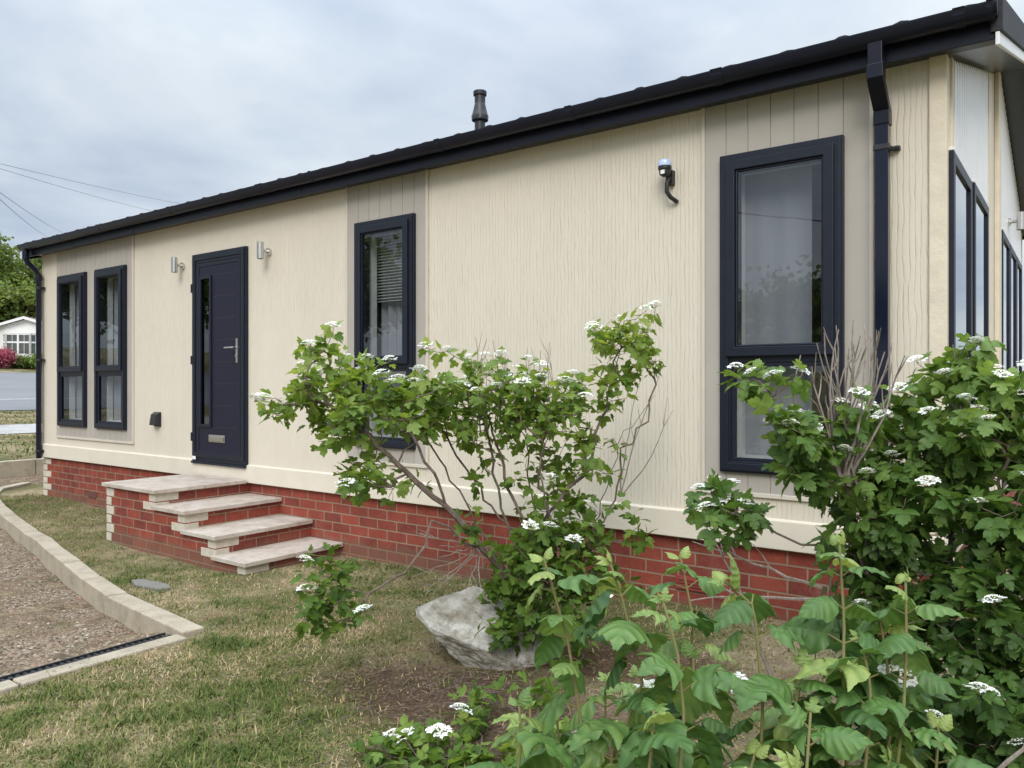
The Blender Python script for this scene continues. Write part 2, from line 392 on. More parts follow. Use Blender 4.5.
def leaf_mat(name, dark, mid, light, tr=.35, rough=.5, veins=False, back=1.25):
    t = MT(name, rough, .35)
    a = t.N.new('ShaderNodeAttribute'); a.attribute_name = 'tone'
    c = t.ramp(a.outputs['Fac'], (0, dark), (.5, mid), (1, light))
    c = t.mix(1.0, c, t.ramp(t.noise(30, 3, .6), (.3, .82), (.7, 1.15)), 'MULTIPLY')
    c = t.mix(t.ramp(t.noise(55, 4, .7), (.70, 0.0), (.76, .7)), c, (.16, .11, .04))       # brown blemishes
    geo = t.N.new('ShaderNodeNewGeometry')
    cb = t.mix(1.0, c, (back, back * .98, back * 1.15), 'MULTIPLY')
    c = t.mix(geo.outputs['Backfacing'], c, cb)
    t.col(c); t.bump(t.noise(120, 2, .5), .15, .002)
    d = t.N.new('ShaderNodeBsdfTranslucent'); t.L.new(t.mix(1.0, c, (1.35, 1.25, .55), 'MULTIPLY'), d.inputs[0])
    mx = t.N.new('ShaderNodeMixShader'); mx.inputs[0].default_value = tr
    t.L.new(t.p.outputs[0], mx.inputs[1]); t.L.new(d.outputs[0], mx.inputs[2]); t.L.new(mx.outputs[0], t.o.inputs[0]); return t.m
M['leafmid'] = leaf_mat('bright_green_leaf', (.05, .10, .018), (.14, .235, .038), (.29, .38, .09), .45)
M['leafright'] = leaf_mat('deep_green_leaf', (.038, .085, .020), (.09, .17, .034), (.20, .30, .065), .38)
M['leaffg'] = leaf_mat('soft_green_leaf', (.040, .095, .024), (.105, .20, .050), (.28, .35, .10), .26, .45)
M['leaftree'] = leaf_mat('tree_leaf', (.05, .085, .020), (.125, .18, .042), (.27, .33, .09), .38, .7)
M['leafpink'] = leaf_mat('pink_blossom', (.10, .03, .05), (.35, .07, .12), (.60, .20, .28), .3, .7)
M['petal'] = cloth('white_petal', (.90, .90, .86), .2)
M['bud'] = plain('cream_bud', (.78, .75, .52), .7)
def grass_mat():
    t = MT('grass_blade', .8, .2)
    a = t.N.new('ShaderNodeAttribute'); a.attribute_name = 'tone'
    t.col(t.ramp(a.outputs['Fac'], (0, (.07, .105, .022)), (.38, (.155, .175, .045)), (.62, (.28, .225, .105)), (1, (.52, .39, .24)))); return t.m
M['grass'] = grass_mat()
def pebble_mat():
    t = MT('pebbles', .9, .2); a = t.N.new('ShaderNodeAttribute'); a.attribute_name = 'tone'
    t.col(t.ramp(a.outputs['Fac'], (0, (.10, .08, .06)), (.4, (.25, .20, .145)), (.85, (.42, .36, .28)), (.95, (.36, .20, .13)))); return t.m
M['pebble'] = pebble_mat()
M['crumb'] = plain('soil_crumb', (.14, .09, .06), .95, .5, 25)
# ------------------------------------------------------------------ the ground
KERB = [(-4.26, -1.99), (-4.60, -1.965), (-5.30, -1.87), (-6.30, -1.69), (-7.25, -1.48), (-8.15, -1.27), (-9.15, -1.05), (-10.1, -.86), (-11.2, -.60), (-12.0, -.25), (-12.38, .30)]
DRIVE = KERB + [(-12.38, 6.0), (-13.3, 6.0), (-13.3, -8.0), (-4.26, -8.0)]
def inside(px, py, poly):
    res = np.zeros(px.shape, bool); j = len(poly) - 1
    for i in range(len(poly)):
        xi, yi = poly[i]; xj, yj = poly[j]
        c = ((yi > py) != (yj > py)) & (px < (xj - xi) * (py - yi) / (yj - yi + 1e-12) + xi)
        res ^= c; j = i
    return res
def sstep(a, b, x):
    t = np.clip((x - a) / (b - a), 0, 1); return t * t * (3 - 2 * t)
def ground_z(x, y):
    x = np.asarray(x, float); y = np.asarray(y, float)
    z = .13 * sstep(-4.6, -.8, x) + .03 * sstep(-9.5, -11, x)
    z = z + .012 * np.sin(x * 2.1 + y * 1.3) * sstep(.0, -.6, y) + .008 * np.sin(x * 5.3 - y * 4.1)
    far = np.where(x < -13.3, .30 + .054 * (-13.3 - x), 0.0)
    far = np.where(x < -47, .30 + .054 * 33.7 + .10 * (-47 - x), far)
    return np.where(x < -13.3, np.minimum(far, 6.0), z)
def gravel_z(x, y):
    return -.115 + .20 * sstep(-11.0, -12.9, x) + .10 * sstep(-5.0, -4.35, x) + .012 * np.sin(x * 3.1 + 1) * np.sin(y * 3.7) + .008 * np.sin(x * 9 + y * 7) + .0 * x
def grid_mesh(name, xs, ys, zf, mat, kill=None, drop=None):
    X, Y = np.meshgrid(xs, ys); Z = zf(X, Y)
    if drop is not None: Z = Z + drop(X, Y)
    V = np.stack([X, Y, Z], -1).reshape(-1, 3); nx, ny = len(xs), len(ys)
    i = np.arange(nx - 1); j = np.arange(ny - 1); I, J = np.meshgrid(i, j)
    a = (J * nx + I).ravel(); F = np.stack([a, a + 1, a + nx + 1, a + nx], -1)
    if kill is not None:
        cx = V[F].mean(1); F = F[~kill(cx[:, 0], cx[:, 1])]
    return np_mesh(name, V, F, mat)
xs = np.unique(np.round(np.concatenate([[-420, -250, -150, -100, -75, -60], np.arange(-50, -14, 2.0), [-13.9, -13.35, -13.25], np.arange(-13, 2, .07), np.arange(2.5, 12, 1.5), [20, 40, 80, 160, 300]]), 3))
ys = np.unique(np.round(np.concatenate([[-300, -150, -80, -40, -20, -12, -8], np.arange(-5.5, 1.0, .07), np.arange(1.5, 9, 1.5), [12, 16, 22, 30, 45, 70, 120, 220, 400]]), 3))
tag(grid_mesh('ground', xs, ys, ground_z, M['lawn'], drop=lambda x, y: np.where(inside(x, y, DRIVE), -.22, 0.0)), kind='structure')
xs2 = np.arange(-13.3, -4.2, .07); ys2 = np.arange(-8, 6.05, .07)
def near_drive(x, y):
    a = np.zeros(x.shape, bool)
    for dx, dy in ((0, 0), (.09, 0), (-.09, 0), (0, .09), (0, -.09)): a |= inside(x + dx, y + dy, DRIVE)
    return ~a
tag(grid_mesh('gravel_drive', xs2, ys2, gravel_z, M['gravel'], kill=near_drive), kind='structure')
# far strips: path and road lying on the rising ground
def strip(name, x0, x1, y0, y1, mat, dz, n=20):
    X = np.linspace(x0, x1, n); m = MB()
    V = []; F = []
    for i, x in enumerate(X):
        for y in (y0, y1): V.append((x, y, float(ground_z(x, 0)) + dz))
    for i in range(n - 1): F.append((2 * i, 2 * i + 2, 2 * i + 3, 2 * i + 1))
    m.v = V; m.f = F; return tag(m.build(name, mat), kind='structure')
strip('path', -18.9, -17.1, -30, 30, M['path'], .012)
strip('road', -47, -22.5, -60, 80, M['road'], .02)
strip('road_marking', -26.6, -26.3, -60, 80, M['mark'], .026, 2)
# retaining kerb at the back of the gravel and the raised concrete kerb round the drive
def offset_poly(pts, d):
    out = []
    for i, p in enumerate(pts):
        a = pts[max(i - 1, 0)]; b = pts[min(i + 1, len(pts) - 1)]
        t = Vector((b[0] - a[0], b[1] - a[1])).normalized(); out.append((p[0] - t.y * d, p[1] + t.x * d))
    return out
def resample(pts, step):
    out = []; carry = 0; P = [Vector(p) for p in pts]
    L_ = [0]
    for a, b in zip(P, P[1:]): L_.append(L_[-1] + (b - a).length)
    n = max(1, round(L_[-1] / step))
    for k in range(n + 1):
        s_ = L_[-1] * k / n
        i = max(j for j in range(len(P)) if L_[j] <= s_ + 1e-9); i = min(i, len(P) - 2)
        f = (s_ - L_[i]) / (L_[i + 1] - L_[i]); out.append(P[i].lerp(P[i + 1], f))
    return out
def kerb_run(thing, pts, w, z0f, z1f, step=.6, gap=.012, mitre=None):
    P = resample(pts, step)
    for a, b in zip(P, P[1:]):
        t = (b - a).normalized(); n = Vector((-t.y, t.x)); a2 = a + t * gap / 2; b2 = b - t * gap / 2
        mb = MB(); dz = random.uniform(-.004, .004); z0 = z0f(a.x, a.y); z1a = z1f(a.x, a.y) + dz; z1b = z1f(b.x, b.y) + dz
        mb.prism([tuple(a2 - n * w / 2), tuple(b2 - n * w / 2), tuple(b2 + n * w / 2), tuple(a2 + n * w / 2)], z0, z1a)
        for i in (5, 6): mb.v[i] = (mb.v[i][0], mb.v[i][1], z1b)
        mb.build('kerb_stone', M['kerb'], thing, bevel=.008)
gz = lambda dz: (lambda x, y: float(ground_z(max(x, -13.2), y)) + dz)
kb = empty('raised_kerb', (-8, -1.3, 0)); tag(kb, 'curved raised edging of pale concrete kerb stones between lawn and gravel', 'kerb')
kb.matrix_world = Matrix.Translation((-8, -1.3, 0))
def rel(thing):      # children are built in world coordinates: shift them to the thing's origin
    for ch in [o for o in C.objects if o.parent == thing]:
        ch.matrix_parent_inverse = Matrix.Translation(thing.location).inverted()
kerb_run(kb, [(x, y) for x, y in KERB], .135, lambda x, y: -.25, gz(.035)); rel(kb)
fl = empty('flat_kerb', (-4.1, -2.5, 0)); tag(fl, 'straight flush concrete edging strip beside the black drain channel', 'kerb')
kerb_run(fl, [(-4.245, -2.07), (-4.245, -5.6)], .115, lambda x, y: -.25, gz(.028), .9); rel(fl)
rk = empty('retaining_kerb', (-13.3, 0, 0)); tag(rk, 'low retaining kerb of pale stone at the far side of the gravel by the road verge', 'kerb')
kerb_run(rk, [(-13.28, 6), (-13.28, -8)], .15, lambda x, y: -.3, lambda x, y: .325, .9); rel(rk)
# drain channel with grating
dr = empty('drain_channel', (-4.21, -3.5, 0)); tag(dr, 'narrow black drain channel with slotted grating along the flush edging strip', 'drain')
m_ = MB(); m_.box(-4.390, -4.380, -5.6, -2.10, -.2, .028); m_.box(-4.325, -4.315, -5.6, -2.10, -.2, .028); m_.box(-4.3795, -4.3255, -5.6, -2.10, -.2, -.03)
m_.build('channel', M['black'], dr, bevel=.002)
m_ = MB(); y = -2.12
while y > -5.6: m_.box(-4.3795, -4.3255, y - .016, y, .002, .020); y -= .035
m_.box(-4.357, -4.348, -5.6, -2.11, .0, .018)
m_.build('grating', M['black'], dr); rel(dr)
# flat slab in the grass near the steps
m_ = MB(); a = 0
poly = [(-5.82, -1.56), (-5.66, -1.62), (-5.42, -1.58), (-5.37, -1.50), (-5.50, -1.46), (-5.78, -1.49)]
m_.prism(poly, -.03, .016); tag(m_.build('stone_slab', conc_mat('grey_slab', (.20, .19, .17)), bevel=.006), 'small flat grey stone slab sunk in the lawn in front of the steps', 'slab')

# ------------------------------------------------------------------ the house
XL, XR, ZB, ZT, YB = -11.13, -.58, .535, 3.2, 6.0
house = empty('park_home', (XL, 0, 0)); tag(house, 'long cream park home with navy windows, door and gutter on a red brick base', 'house')
WINS = [(-10.62, -9.875, .965, 2.88, 1.65), (-9.635, -8.91, .965, 2.88, 1.65), (-5.035, -4.335, .97, 2.875, 1.66), (-1.785, -1.075, .97, 2.88, 1.66)]
DOOR = (-7.53, -6.595, .70, 2.85)
PANELS = [(-10.69, -8.79, .83), (-5.145, -4.225, .85), (-1.89, -.947, .85)]
def holed(mb, x0, x1, z0, z1, y0, y1, holes):
    xs_ = sorted(set([x0, x1] + [v for h in holes for v in (h[0], h[1]) if x0 < v < x1]))
    zs_ = sorted(set([z0, z1] + [v for h in holes for v in (h[2], h[3]) if z0 < v < z1]))
    def hole(a, b): return any(h[0] < a < h[1] and h[2] < b < h[3] for h in holes)
    for i in range(len(xs_) - 1):
        for j in range(len(zs_) - 1):
            a, b, c, d = xs_[i], xs_[i + 1], zs_[j], zs_[j + 1]
            if hole((a + b) / 2, (c + d) / 2): continue
            mb.face((a, y0, c), (b, y0, c), (b, y0, d), (a, y0, d)); mb.face((b, y1, c), (a, y1, c), (a, y1, d), (b, y1, d))
            if i == 0 or hole((xs_[i - 1] + a) / 2, (c + d) / 2): mb.face((a, y1, c), (a, y0, c), (a, y0, d), (a, y1, d))
            if i == len(xs_) - 2 or hole((b + xs_[i + 2]) / 2, (c + d) / 2): mb.face((b, y0, c), (b, y1, c), (b, y1, d), (b, y0, d))
            if j == 0 or hole((a + b) / 2, (zs_[j - 1] + c) / 2): mb.face((a, y1, c), (b, y1, c), (b, y0, c), (a, y0, c))
            if j == len(zs_) - 2 or hole((a + b) / 2, (d + zs_[j + 2]) / 2): mb.face((a, y0, d), (b, y0, d), (b, y1, d), (a, y1, d))
holes = [(w[0] + .012, w[1] - .012, w[2] + .012, w[3] - .012) for w in WINS]
wh = holes + [(DOOR[0] + .01, DOOR[1] - .01, DOOR[2] - .02, DOOR[3] - .01)]
m_ = MB(); holed(m_, XL, XR - .07, ZB + .005, ZT + .02, 0, .10, wh); fw = m_.build('front_wall', M['cream'], house)
# skirt board, corner trims
m_ = MB(); m_.box(XL - .004, XR + .012, -.022, .0, ZB, .70); m_.face((XL, -.022, .70), (XR, -.022, .70), (XR, .0, .712), (XL, .0, .712)); m_.build('skirt_board', M['cream_trim'], house, bevel=.004)
m_ = MB(); m_.box(XR - .078, XR + .004, -.018, .10, .713, ZT + .015); m_.box(XR - .02, XR + .016, .101, .17, ZB, 3.23)
m_.build('corner_trim', M['corner_trim'], house, bevel=.004)
m_ = MB(); m_.box(XL - .012, XL + .0, -.010, .10, .713, ZT + .015); m_.build('corner_trim', M['corner_trim'], house, bevel=.003)
# grooved taupe panels, a few mm proud, real V grooves
for (x0, x1, zb) in PANELS:
    m_ = MB(); yp = -.012
    n = max(1, round((x1 - x0) / .128)); edges = [x0 + (x1 - x0) * k / n for k in range(n + 1)]
    for a, b in zip(edges, edges[1:]):
        holed(m_, a + .0022, b - .0022, zb, ZT + .015, yp, -.0005, [h for h in holes if h[0] < b and h[1] > a])
    holed(m_, x0, x1, zb, ZT + .014, yp + .006, -.0003, holes)
    m_.build('cladding_panel', M['taupe'], house)
    m_ = MB()
    m_.box(x0 - .022, x0 + .001, -.020, -.0008, zb - .02, ZT + .013); m_.box(x1 - .001, x1 + .022, -.020, -.0008, zb - .02, ZT + .013)
    m_.box(x0 + .0012, x1 - .0012, -.019, -.0008, zb - .022, zb + .004)
    m_.build('panel_trim', M['strip'], house, bevel=.003)
def wave_sheet(x0, x1, z0, z1, y, amp, per, n=None):
    m = MB(); n = n or max(8, int((x1 - x0) / per * 10)); ph = random.random() * 6
    top = []
    for i in range(n + 1):
        x = x0 + (x1 - x0) * i / n
        yy = y + amp * math.sin(2 * math.pi * (x - x0) / per + ph) + amp * .5 * math.sin(2 * math.pi * (x - x0) / per * .43 + ph * 2)
        m.v += [(x, yy, z0), (x, yy * .5 + y * .5, z1)]
    for i in range(n): m.f.append((2 * i, 2 * i + 2, 2 * i + 3, 2 * i + 1))
    return m
def window(x0, x1, z0, z1, zt, parent=house, M4=None):
    """tall frame, projecting opening sash above the transom, fixed light below; front faces -Y"""
    r = MB(); r.ring(x0, x1, z0, z1, .068, -.042, .075); r.ring(x0 + .012, x1 - .012, z0 + .012, z1 - .012, .045, -.052, -.0425)
    r.box(x0 + .0685, x1 - .0685, -.038, .07, zt - .035, zt + .03)
    w = r.build('window', M['navy'], parent, bevel=.004, M=M4)
    s = MB(); s.ring(x0 + .046, x1 - .046, zt + .004, z1 - .046, .056, -.070, -.0525); s.ring(x0 + .0705, x1 - .0705, zt + .0325, z1 - .0705, .042, -.0415, .03)
    s.ring(x0 + .1025, x1 - .1025, zt + .0605, z1 - .1025, .012, -.056, -.046)
    s.build('sash', M['navy'], w, bevel=.004, M=M4)
    b = MB(); b.ring(x0 + .069, x1 - .069, z0 + .069, zt - .0355, .022, -.034, -.022); b.build('bead', M['navy'], w, bevel=.003, M=M4)
    g = MB(); g.face((x0 + .09, -.044, zt + .05), (x1 - .09, -.044, zt + .05), (x1 - .09, -.044, z1 - .09), (x0 + .09, -.044, z1 - .09)); g.build('pane', M['glass'], w, M=M4)
    g = MB(); g.face((x0 + .069, -.018, z0 + .069), (x1 - .069, -.018, z0 + .069), (x1 - .069, -.018, zt - .0355), (x0 + .069, -.018, zt - .0355)); g.build('pane', M['glass'], w, M=M4)
    ww = MB(); ww.ring(x0 + .066, x1 - .066, z0 + .066, z1 - .066, .03, .0755, .135); ww.build('inner_frame', M['white'], w, M=M4)
    ha = MB(); ha.box(x1 - .135, x1 - .115, .045, .07, (zt + z1) / 2 - .06, (zt + z1) / 2 + .06); ha.build('handle', M['white'], w, bevel=.004, M=M4)
    return w
wl = []
for k, w in enumerate(WINS):
    o = window(*w); wl.append(o); x0, x1, z0, z1, zt = w
    if k in (0, 1):
        wave_sheet(x0 - .02, x0 + .24, z0 - .1, z1 + .05, .16, .010, .05).build('curtain', M['curtain'], o, smooth=True)
        wave_sheet(x0 - .05, x1 + .05, zt - .02, z1 + .03, .19, .003, .3).build('blind', M['blind'], o, smooth=True)
        if k == 0: wave_sheet(x1 - .42, x1 + .05, z0 - .1, zt, .24, .016, .09).build('curtain', M['curtain'], o, smooth=True)
    if k == 2:
        wave_sheet(x0 + .04, x1 - .02, z0 - .1, z1 + .05, .24, .03, .10).build('curtain', M['curtain'], o, smooth=True)
        bl = MB(); zz = z1 - .06
        while zz > 2.20: bl.box(x0 + .02, x1 - .02, .165, .19, zz - .004, zz + .001); zz -= .026
        bl.build('blind', M['white'], o)
    if k == 3:
        wave_sheet(x0 - .02, x0 + .49, z0 - .1, z1 + .05, .15, .008, .16).build('curtain', M['curtain'], o, smooth=True)
# objects on sills are seen dimly through the glass of the left pair
def bowl(x, y, z, r, name, mat, label):
    m = MB(); m.lathe([(r * .4, z), (r * .8, z + r * .3), (r, z + r), (r * .7, z + r * 1.5), (r * .5, z + r * 1.9)], 16, (x, y)); o = m.build(name, mat, smooth=True); tag(o, label, name.replace('_', ' ')); return o
# interior shell
m_ = MB(); m_.box(XL + .03, XR - .03, 2.4, 2.5, .56, 3.16); m_.box(XL + .03, XR - .03, .101, 2.399, 3.10, 3.14)
for x in (-8.7, -6.2, -3.6): m_.box(x, x + .08, .102, 2.398, .62, 3.098)
m_.build('room_partition', M['room'], house)
m_ = MB(); m_.box(XL + .03, XR - .03, .102, 2.399, .56, .615); m_.build('floor_deck', M['roomfloor'], house)
m_ = MB(); m_.box(XL, XL + .09, .1005, YB, ZB, ZT); m_.box(XL, XR, YB - .09, YB + .01, ZB, ZT + .01)
m_.face((XL, .0, ZT), (XL, 3.0, ZT + .87), (XL, YB, ZT)) ; m_.build('rear_wall', M['cream_side'], house)
# right gable wall (faces +X)
GH = [(.05, .86, .62, 2.72), (1.00, 1.86, .62, 2.75), (3.02, 3.80, .62, 2.78), (3.86, 4.62, .62, 2.78), (4.68, 5.44, .62, 2.78)]
def gxz(p):      # local wall frame (x along, y depth, z) -> gable: local x = world y, local -y faces world +X
    return p
MG = Matrix(((0, -1, 0, XR - .012), (1, 0, 0, 0), (0, 0, 1, 0), (0, 0, 0, 1)))
m_ = MB(); holed(m_, .17, YB, ZB, 3.2, 0.0, .09, [(a + .012, b - .012, c + .012, d - .012) for a, b, c, d in GH])
m_.face((.0, 0, 3.2), (YB, 0, 3.2), (3.0, 0, 3.2 + .87)); m_.build('gable_wall', M['cream_side'], house, M=MG)
pz = lambda y: 3.2 + .29 * min(y, YB - y)
for (a, b) in ((.172, 1.93), (3.0, 5.5)):
    m_ = MB(); y = a; w_ = .105
    hs = [h for h in GH if a - .2 < h[0] < b]
    while y < b - .02:
        e = min(y + w_, b)
        zt_ = min(pz(y), pz(e)) - .012
        over = [h for h in hs if h[0] < e and h[1] > y]
        zb_ = max([h[3] for h in over]) if over else ZB + .02
        m_.box(y + .007, e - .007, -.030, -.001, zb_, zt_)
        m_.box(y - .007, y + .007, -.008, -.001, zb_, zt_)
        y = e
    m_.build('gable_cladding', M['whiteclad'], house, bevel=.004, M=MG)
m_ = MB(); m_.box(1.95, 2.15, -.035, -.001, ZB, pz(1.95) - .02); m_.box(2.75, 2.98, -.035, -.001, ZB, pz(2.98) - .02); m_.build('gable_trim', M['corner_trim'], house, bevel=.006, M=MG)
for (a, b, c, d) in GH:
    r = MB(); r.ring(a, b, c, d, .06, -.042, .06); w = r.build('window', M['navy'], house, bevel=.004, M=MG)
    g = MB(); g.face((a + .06, -.028, c + .06), (b - .06, -.028, c + .06), (b - .06, -.028, d - .06), (a + .06, -.028, d - .06)); g.build('pane', M['glass'], w, M=MG)
    h = MB(); h.box(a, b, -.040, -.004, d + .003, d + .02); h.build('head_flashing', M['white'], w, bevel=.003, M=MG)
m_ = MB(); m_.box(XR - .6, XR - .5, .11, YB - .1, .6, 3.1); m_.build('room_partition', M['room'], house)
# brick base
YP = .028
m_ = MB(); m_.box(XL - .04, XR - .02, YP, YP + .2, -.25, ZB - .002); m_.build('brick_base', M['brick'], house)
MB().box(XR - .22, XR - .018, YP + .2005, YB, -.25, ZB - .002).build('brick_base', M['brick_side'], house); MB().box(XL + .022, XL + .2, YP + .2005, YB, -.25, ZB - .002).build('brick_base', M['brick_side'], house)
m_ = MB()
for k in range(8):
    z = -.065 + .0845 * k; l = .115 if k % 2 else .225
    if z + .075 < ZB: m_ = MB(); m_.box(XL - .05, XL - .05 + l, YP - .006, YP + (.225 if k % 2 else .115), z, z + .074); m_.build('quoin', M['quoin'], house, bevel=.004)
m_ = MB(); m_.box(-2.10, -1.885, YP - .012, YP - .001, .195, .285)
vt = m_.build('air_brick', M['redvent'], house, bevel=.002)
m_ = MB()
for k in range(4): m_.box(-2.085, -1.90, YP - .020, YP - .0125, .205 + k * .019, .214 + k * .019)
m_.build('louvre', M['redvent'], vt)
m_ = MB(); m_.box(-9.93, -9.73, YP - .010, YP - .001, .10, .175); m_.build('air_brick', plain('dark_air_brick', (.13, .05, .04), .8), house, bevel=.002)
m_ = MB(); m_.box(XL + .05, XR - .05, .0, YP + .1, ZB + .0005, ZB + .0045); m_.build('underside', M['lead'], house)
# roof: pitched, profiled tiles, ridge along X
OX0, OX1, OY = XL - .10, XR + .24, -.20
SL = .29
def roof_side(sign):
    nx = int((OX1 - OX0) / .03); courses = 10
    V = []; F = []; span = 3.0 - OY
    for c in range(courses):
        for e, lift in ((0, .030), (1, .006)):
            yy = OY + span * (c + e) / courses
            for i in range(nx + 1):
                x = OX0 + (OX1 - OX0) * i / nx
                u_ = (x / .30) % 1.0
                prof = .016 * math.exp(-((u_ - .5) / .17) ** 2) + .004 * math.sin(x * 47.0 + c)
                z = 3.368 + (yy - 0) * SL + lift + prof
                V.append((x, yy if sign > 0 else 6 - yy, z))
    r = nx + 1
    for c in range(courses * 2 - 1):
        for i in range(nx):
            a = c * r + i; F.append((a, a + 1, a + 1 + r, a + r) if sign > 0 else (a, a + r, a + 1 + r, a + 1))
    # front edge thickness
    n0 = len(V)
    for i in range(nx + 1): V.append((V[i][0], V[i][1] + .003 * sign, V[i][2] - .028))
    for i in range(nx): F.append((n0 + i, n0 + i + 1, i + 1, i))
    return V, F
V1, F1 = roof_side(1); V2, F2 = roof_side(-1)
roof = np_mesh('roof', np.array(V1 + V2), np.array(F1 + [tuple(i + len(V1) for i in f) for f in F2]), M['tile'], house, smooth=False)
m_ = MB(); m_.tube([(OX0, 3.0, 3.345 + .87), (OX1 - .06, 3.0, 3.345 + .87)], .07, 14); m_.build('ridge_tile', M['tile'], roof, smooth=True)
# soffit, fascia
m_ = MB()
zs = lambda y: ZT + .004 + max(0, (min(y, 6 - y))) * SL
for (y0, y1) in ((-.15, 0), (0, 3.0), (3.0, 6.0), (6.0, 6.15)):
    for xa, xb in (((OX0 + .02, OX1 - .02),) if y1 <= 0 or y0 >= 6 else ((OX0 + .02, XL), (XR - .02, OX1 - .02))):
        m_.face((xa, y1, zs(y1)), (xb, y1, zs(y1)), (xb, y0, zs(y0)), (xa, y0, zs(y0)))
m_.build('soffit', M['navy_soffit'], house)
m_ = MB(); m_.box(OX0 + .01, OX1 - .012, -.166, -.150, ZT - .03, ZT + .105); MB().box(OX0 + .01, OX1 - .012, 6.15, 6.166, ZT - .03, ZT + .075).build('fascia', M['navy_gutter'], house)
fa = m_.build('fascia', M['navy_gutter'], house, bevel=.003)
x = XL + 2.6
while x < XR: MB().box(x, x + .05, -.169, -.1665, ZT - .033, ZT + .073).build('joint_cover', M['navy_gutter'], fa, bevel=.002); x += 2.9
# verge boards on the right gable
def verge(x0, x1, lo, hi, mat, name, side=None):
    m = MB()
    for (ya, yb) in ((OY + .02, 2.999), (3.001, 5.98 + .2)):
        za = 3.372 + min(ya, 6 - ya) * SL; zb = 3.372 + min(yb, 6 - yb) * SL
        n = len(m.v)
        for y, z in ((ya, za), (yb, zb)):
            m.v += [(x0, y, z + lo), (x1, y, z + lo), (x1, y, z + hi), (x0, y, z + hi)]
        m.f += [(n, n + 1, n + 2, n + 3), (n + 7, n + 6, n + 5, n + 4), (n, n + 4, n + 5, n + 1), (n + 1, n + 5, n + 6, n + 2), (n + 2, n + 6, n + 7, n + 3), (n + 3, n + 7, n + 4, n)]
    return m.build(name, mat, house, bevel=.003)
verge(OX1 - .010, OX1 + .008, -.185, -.122, M['white'], 'bargeboard')
verge(OX1 - .03, OX1 + .022, -.120, .045, M['tile'], 'verge_tile')
verge(OX0 - .008, OX0 + .010, -.185, -.122, M['navy_gutter'], 'bargeboard')
verge(OX0 - .022, OX0 + .03, -.120, .045, M['tile'], 'verge_tile')
# gutter: half round with stepped lip, unions and brackets
def gutter():
    prof = []
    for k in range(13):
        a = math.pi + math.pi * k / 12; prof.append((-.222 + .052 * math.cos(a), ZT + .105 + .062 * math.sin(a)))
    prof = [(-.279, ZT + .115), (-.279, ZT + .107)] + prof[1:] + [(-.1685, ZT + .115), (-.176, ZT + .115)] + [(-.222 + .046 * math.cos(math.pi + math.pi * k / 12), ZT + .105 + .056 * math.sin(math.pi + math.pi * k / 12)) for k in range(12, -1, -1)]
    m = MB(); x0, x1 = OX0 + .0, OX1 - .02; n = len(prof)
    for x in (x0, x1): m.v += [(x, y, z) for y, z in prof]
    for i in range(n): j = (i + 1) % n; m.f.append((i, j, n + j, n + i))
    m.f.append(tuple(range(n))); m.f.append(tuple(n + i for i in reversed(range(n))))
    g = m.build('gutter', M['navy_gutter'], house, smooth=True)
    for x, wd in [(-10.1, .07), (-9.1, .05), (-7.6, .05), (-6.1, .07), (-5.35, .03), (-3.9, .05), (-2.75, .05), (-1.75, .07), (-.52, .05), (XR + .2, .03), (-10.95, .05)]:
        m = MB(); pr = [(-.222 + .0545 * math.cos(math.pi + math.pi * k / 10), ZT + .105 + .0655 * math.sin(math.pi + math.pi * k / 10)) for k in range(11)]
        pr = [(-.285, ZT + .119)] + pr + [(-.1665, ZT + .119)]
        for xx in (x, x + wd): m.v += [(xx, y, z) for y, z in pr]
        k_ = len(pr)
        for i in range(k_ - 1): m.f.append((i, i + 1, k_ + i + 1, k_ + i))
        for e_ in (0, k_): m.f.append(tuple(e_ + i for i in range(k_)))
        m.build('union_bracket', M['navy_gutter'], g)
    return g
gutter()
# end cap ring (pale) at the right end of the eave
m_ = MB(); m_.tube([(OX1 - .018, -.222, ZT + .112), (OX1 + .004, -.222, ZT + .112)], [.058, .056], 20); m_.build('gutter_cap', M['navy_gutter'], house, smooth=True)
# square downpipe, right
def sq_pipe(pts, w, mat, thing, name='downpipe'):
    m = MB()
    for (a, b) in zip(pts, pts[1:]):
        a, b = Vector(a), Vector(b); t = (b - a).normalized(); xx = Vector((1, 0, 0)); yy = t.cross(xx).normalized(); n = len(m.v); h = w / 2
        for p in (a, b):
            # mitre vertically cut ends
            for sx, sy in ((-1, -1), (1, -1), (1, 1), (-1, 1)):
                q = p + xx * sx * h
                if abs(t.z) > .95: q = q + Vector((0, sy * h, 0))
                else: q = q + Vector((0, sy * h, 0))
                m.v.append(tuple(q))
        m.f += [(n, n + 3, n + 2, n + 1), (n + 4, n + 5, n + 6, n + 7)] + [(n + i, n + (i + 1) % 4, n + 4 + (i + 1) % 4, n + 4 + i) for i in range(4)]
    return m.build(name, mat, thing, bevel=.004)
px = -.872
dp = sq_pipe([(px, -.222, ZT + .10), (px, -.222, ZT - .075)], .070, M['navy_gutter'], house)
sq_pipe([(px, -.222, ZT - .05), (px, -.222, ZT - .125), (px, -.062, ZT - .245), (px, -.062, ZT - .32)], .079, M['navy_gutter'], dp, 'offset_bend')
sq_pipe([(px, -.062, ZT - .30), (px, -.062, .22)], .066, M['navy_gloss'], dp, 'pipe')
for z in (ZT - .44, .8):
    m_ = MB(); m_.ring(px - .040, px + .040, z - .015 + 0, z + .015, .0001, -.1, -.024)
    m_ = MB(); m_.box(px - .039, px + .039, -.101, -.023, z - .014, z + .014); m_.box(px + .039, px + .078, -.035, -.001, z - .010, z + .010)
    m_.tube([(px + .064, -.050, z), (px + .064, -.035, z)], .008, 10); m_.build('bracket', M['black'], dp, bevel=.002)
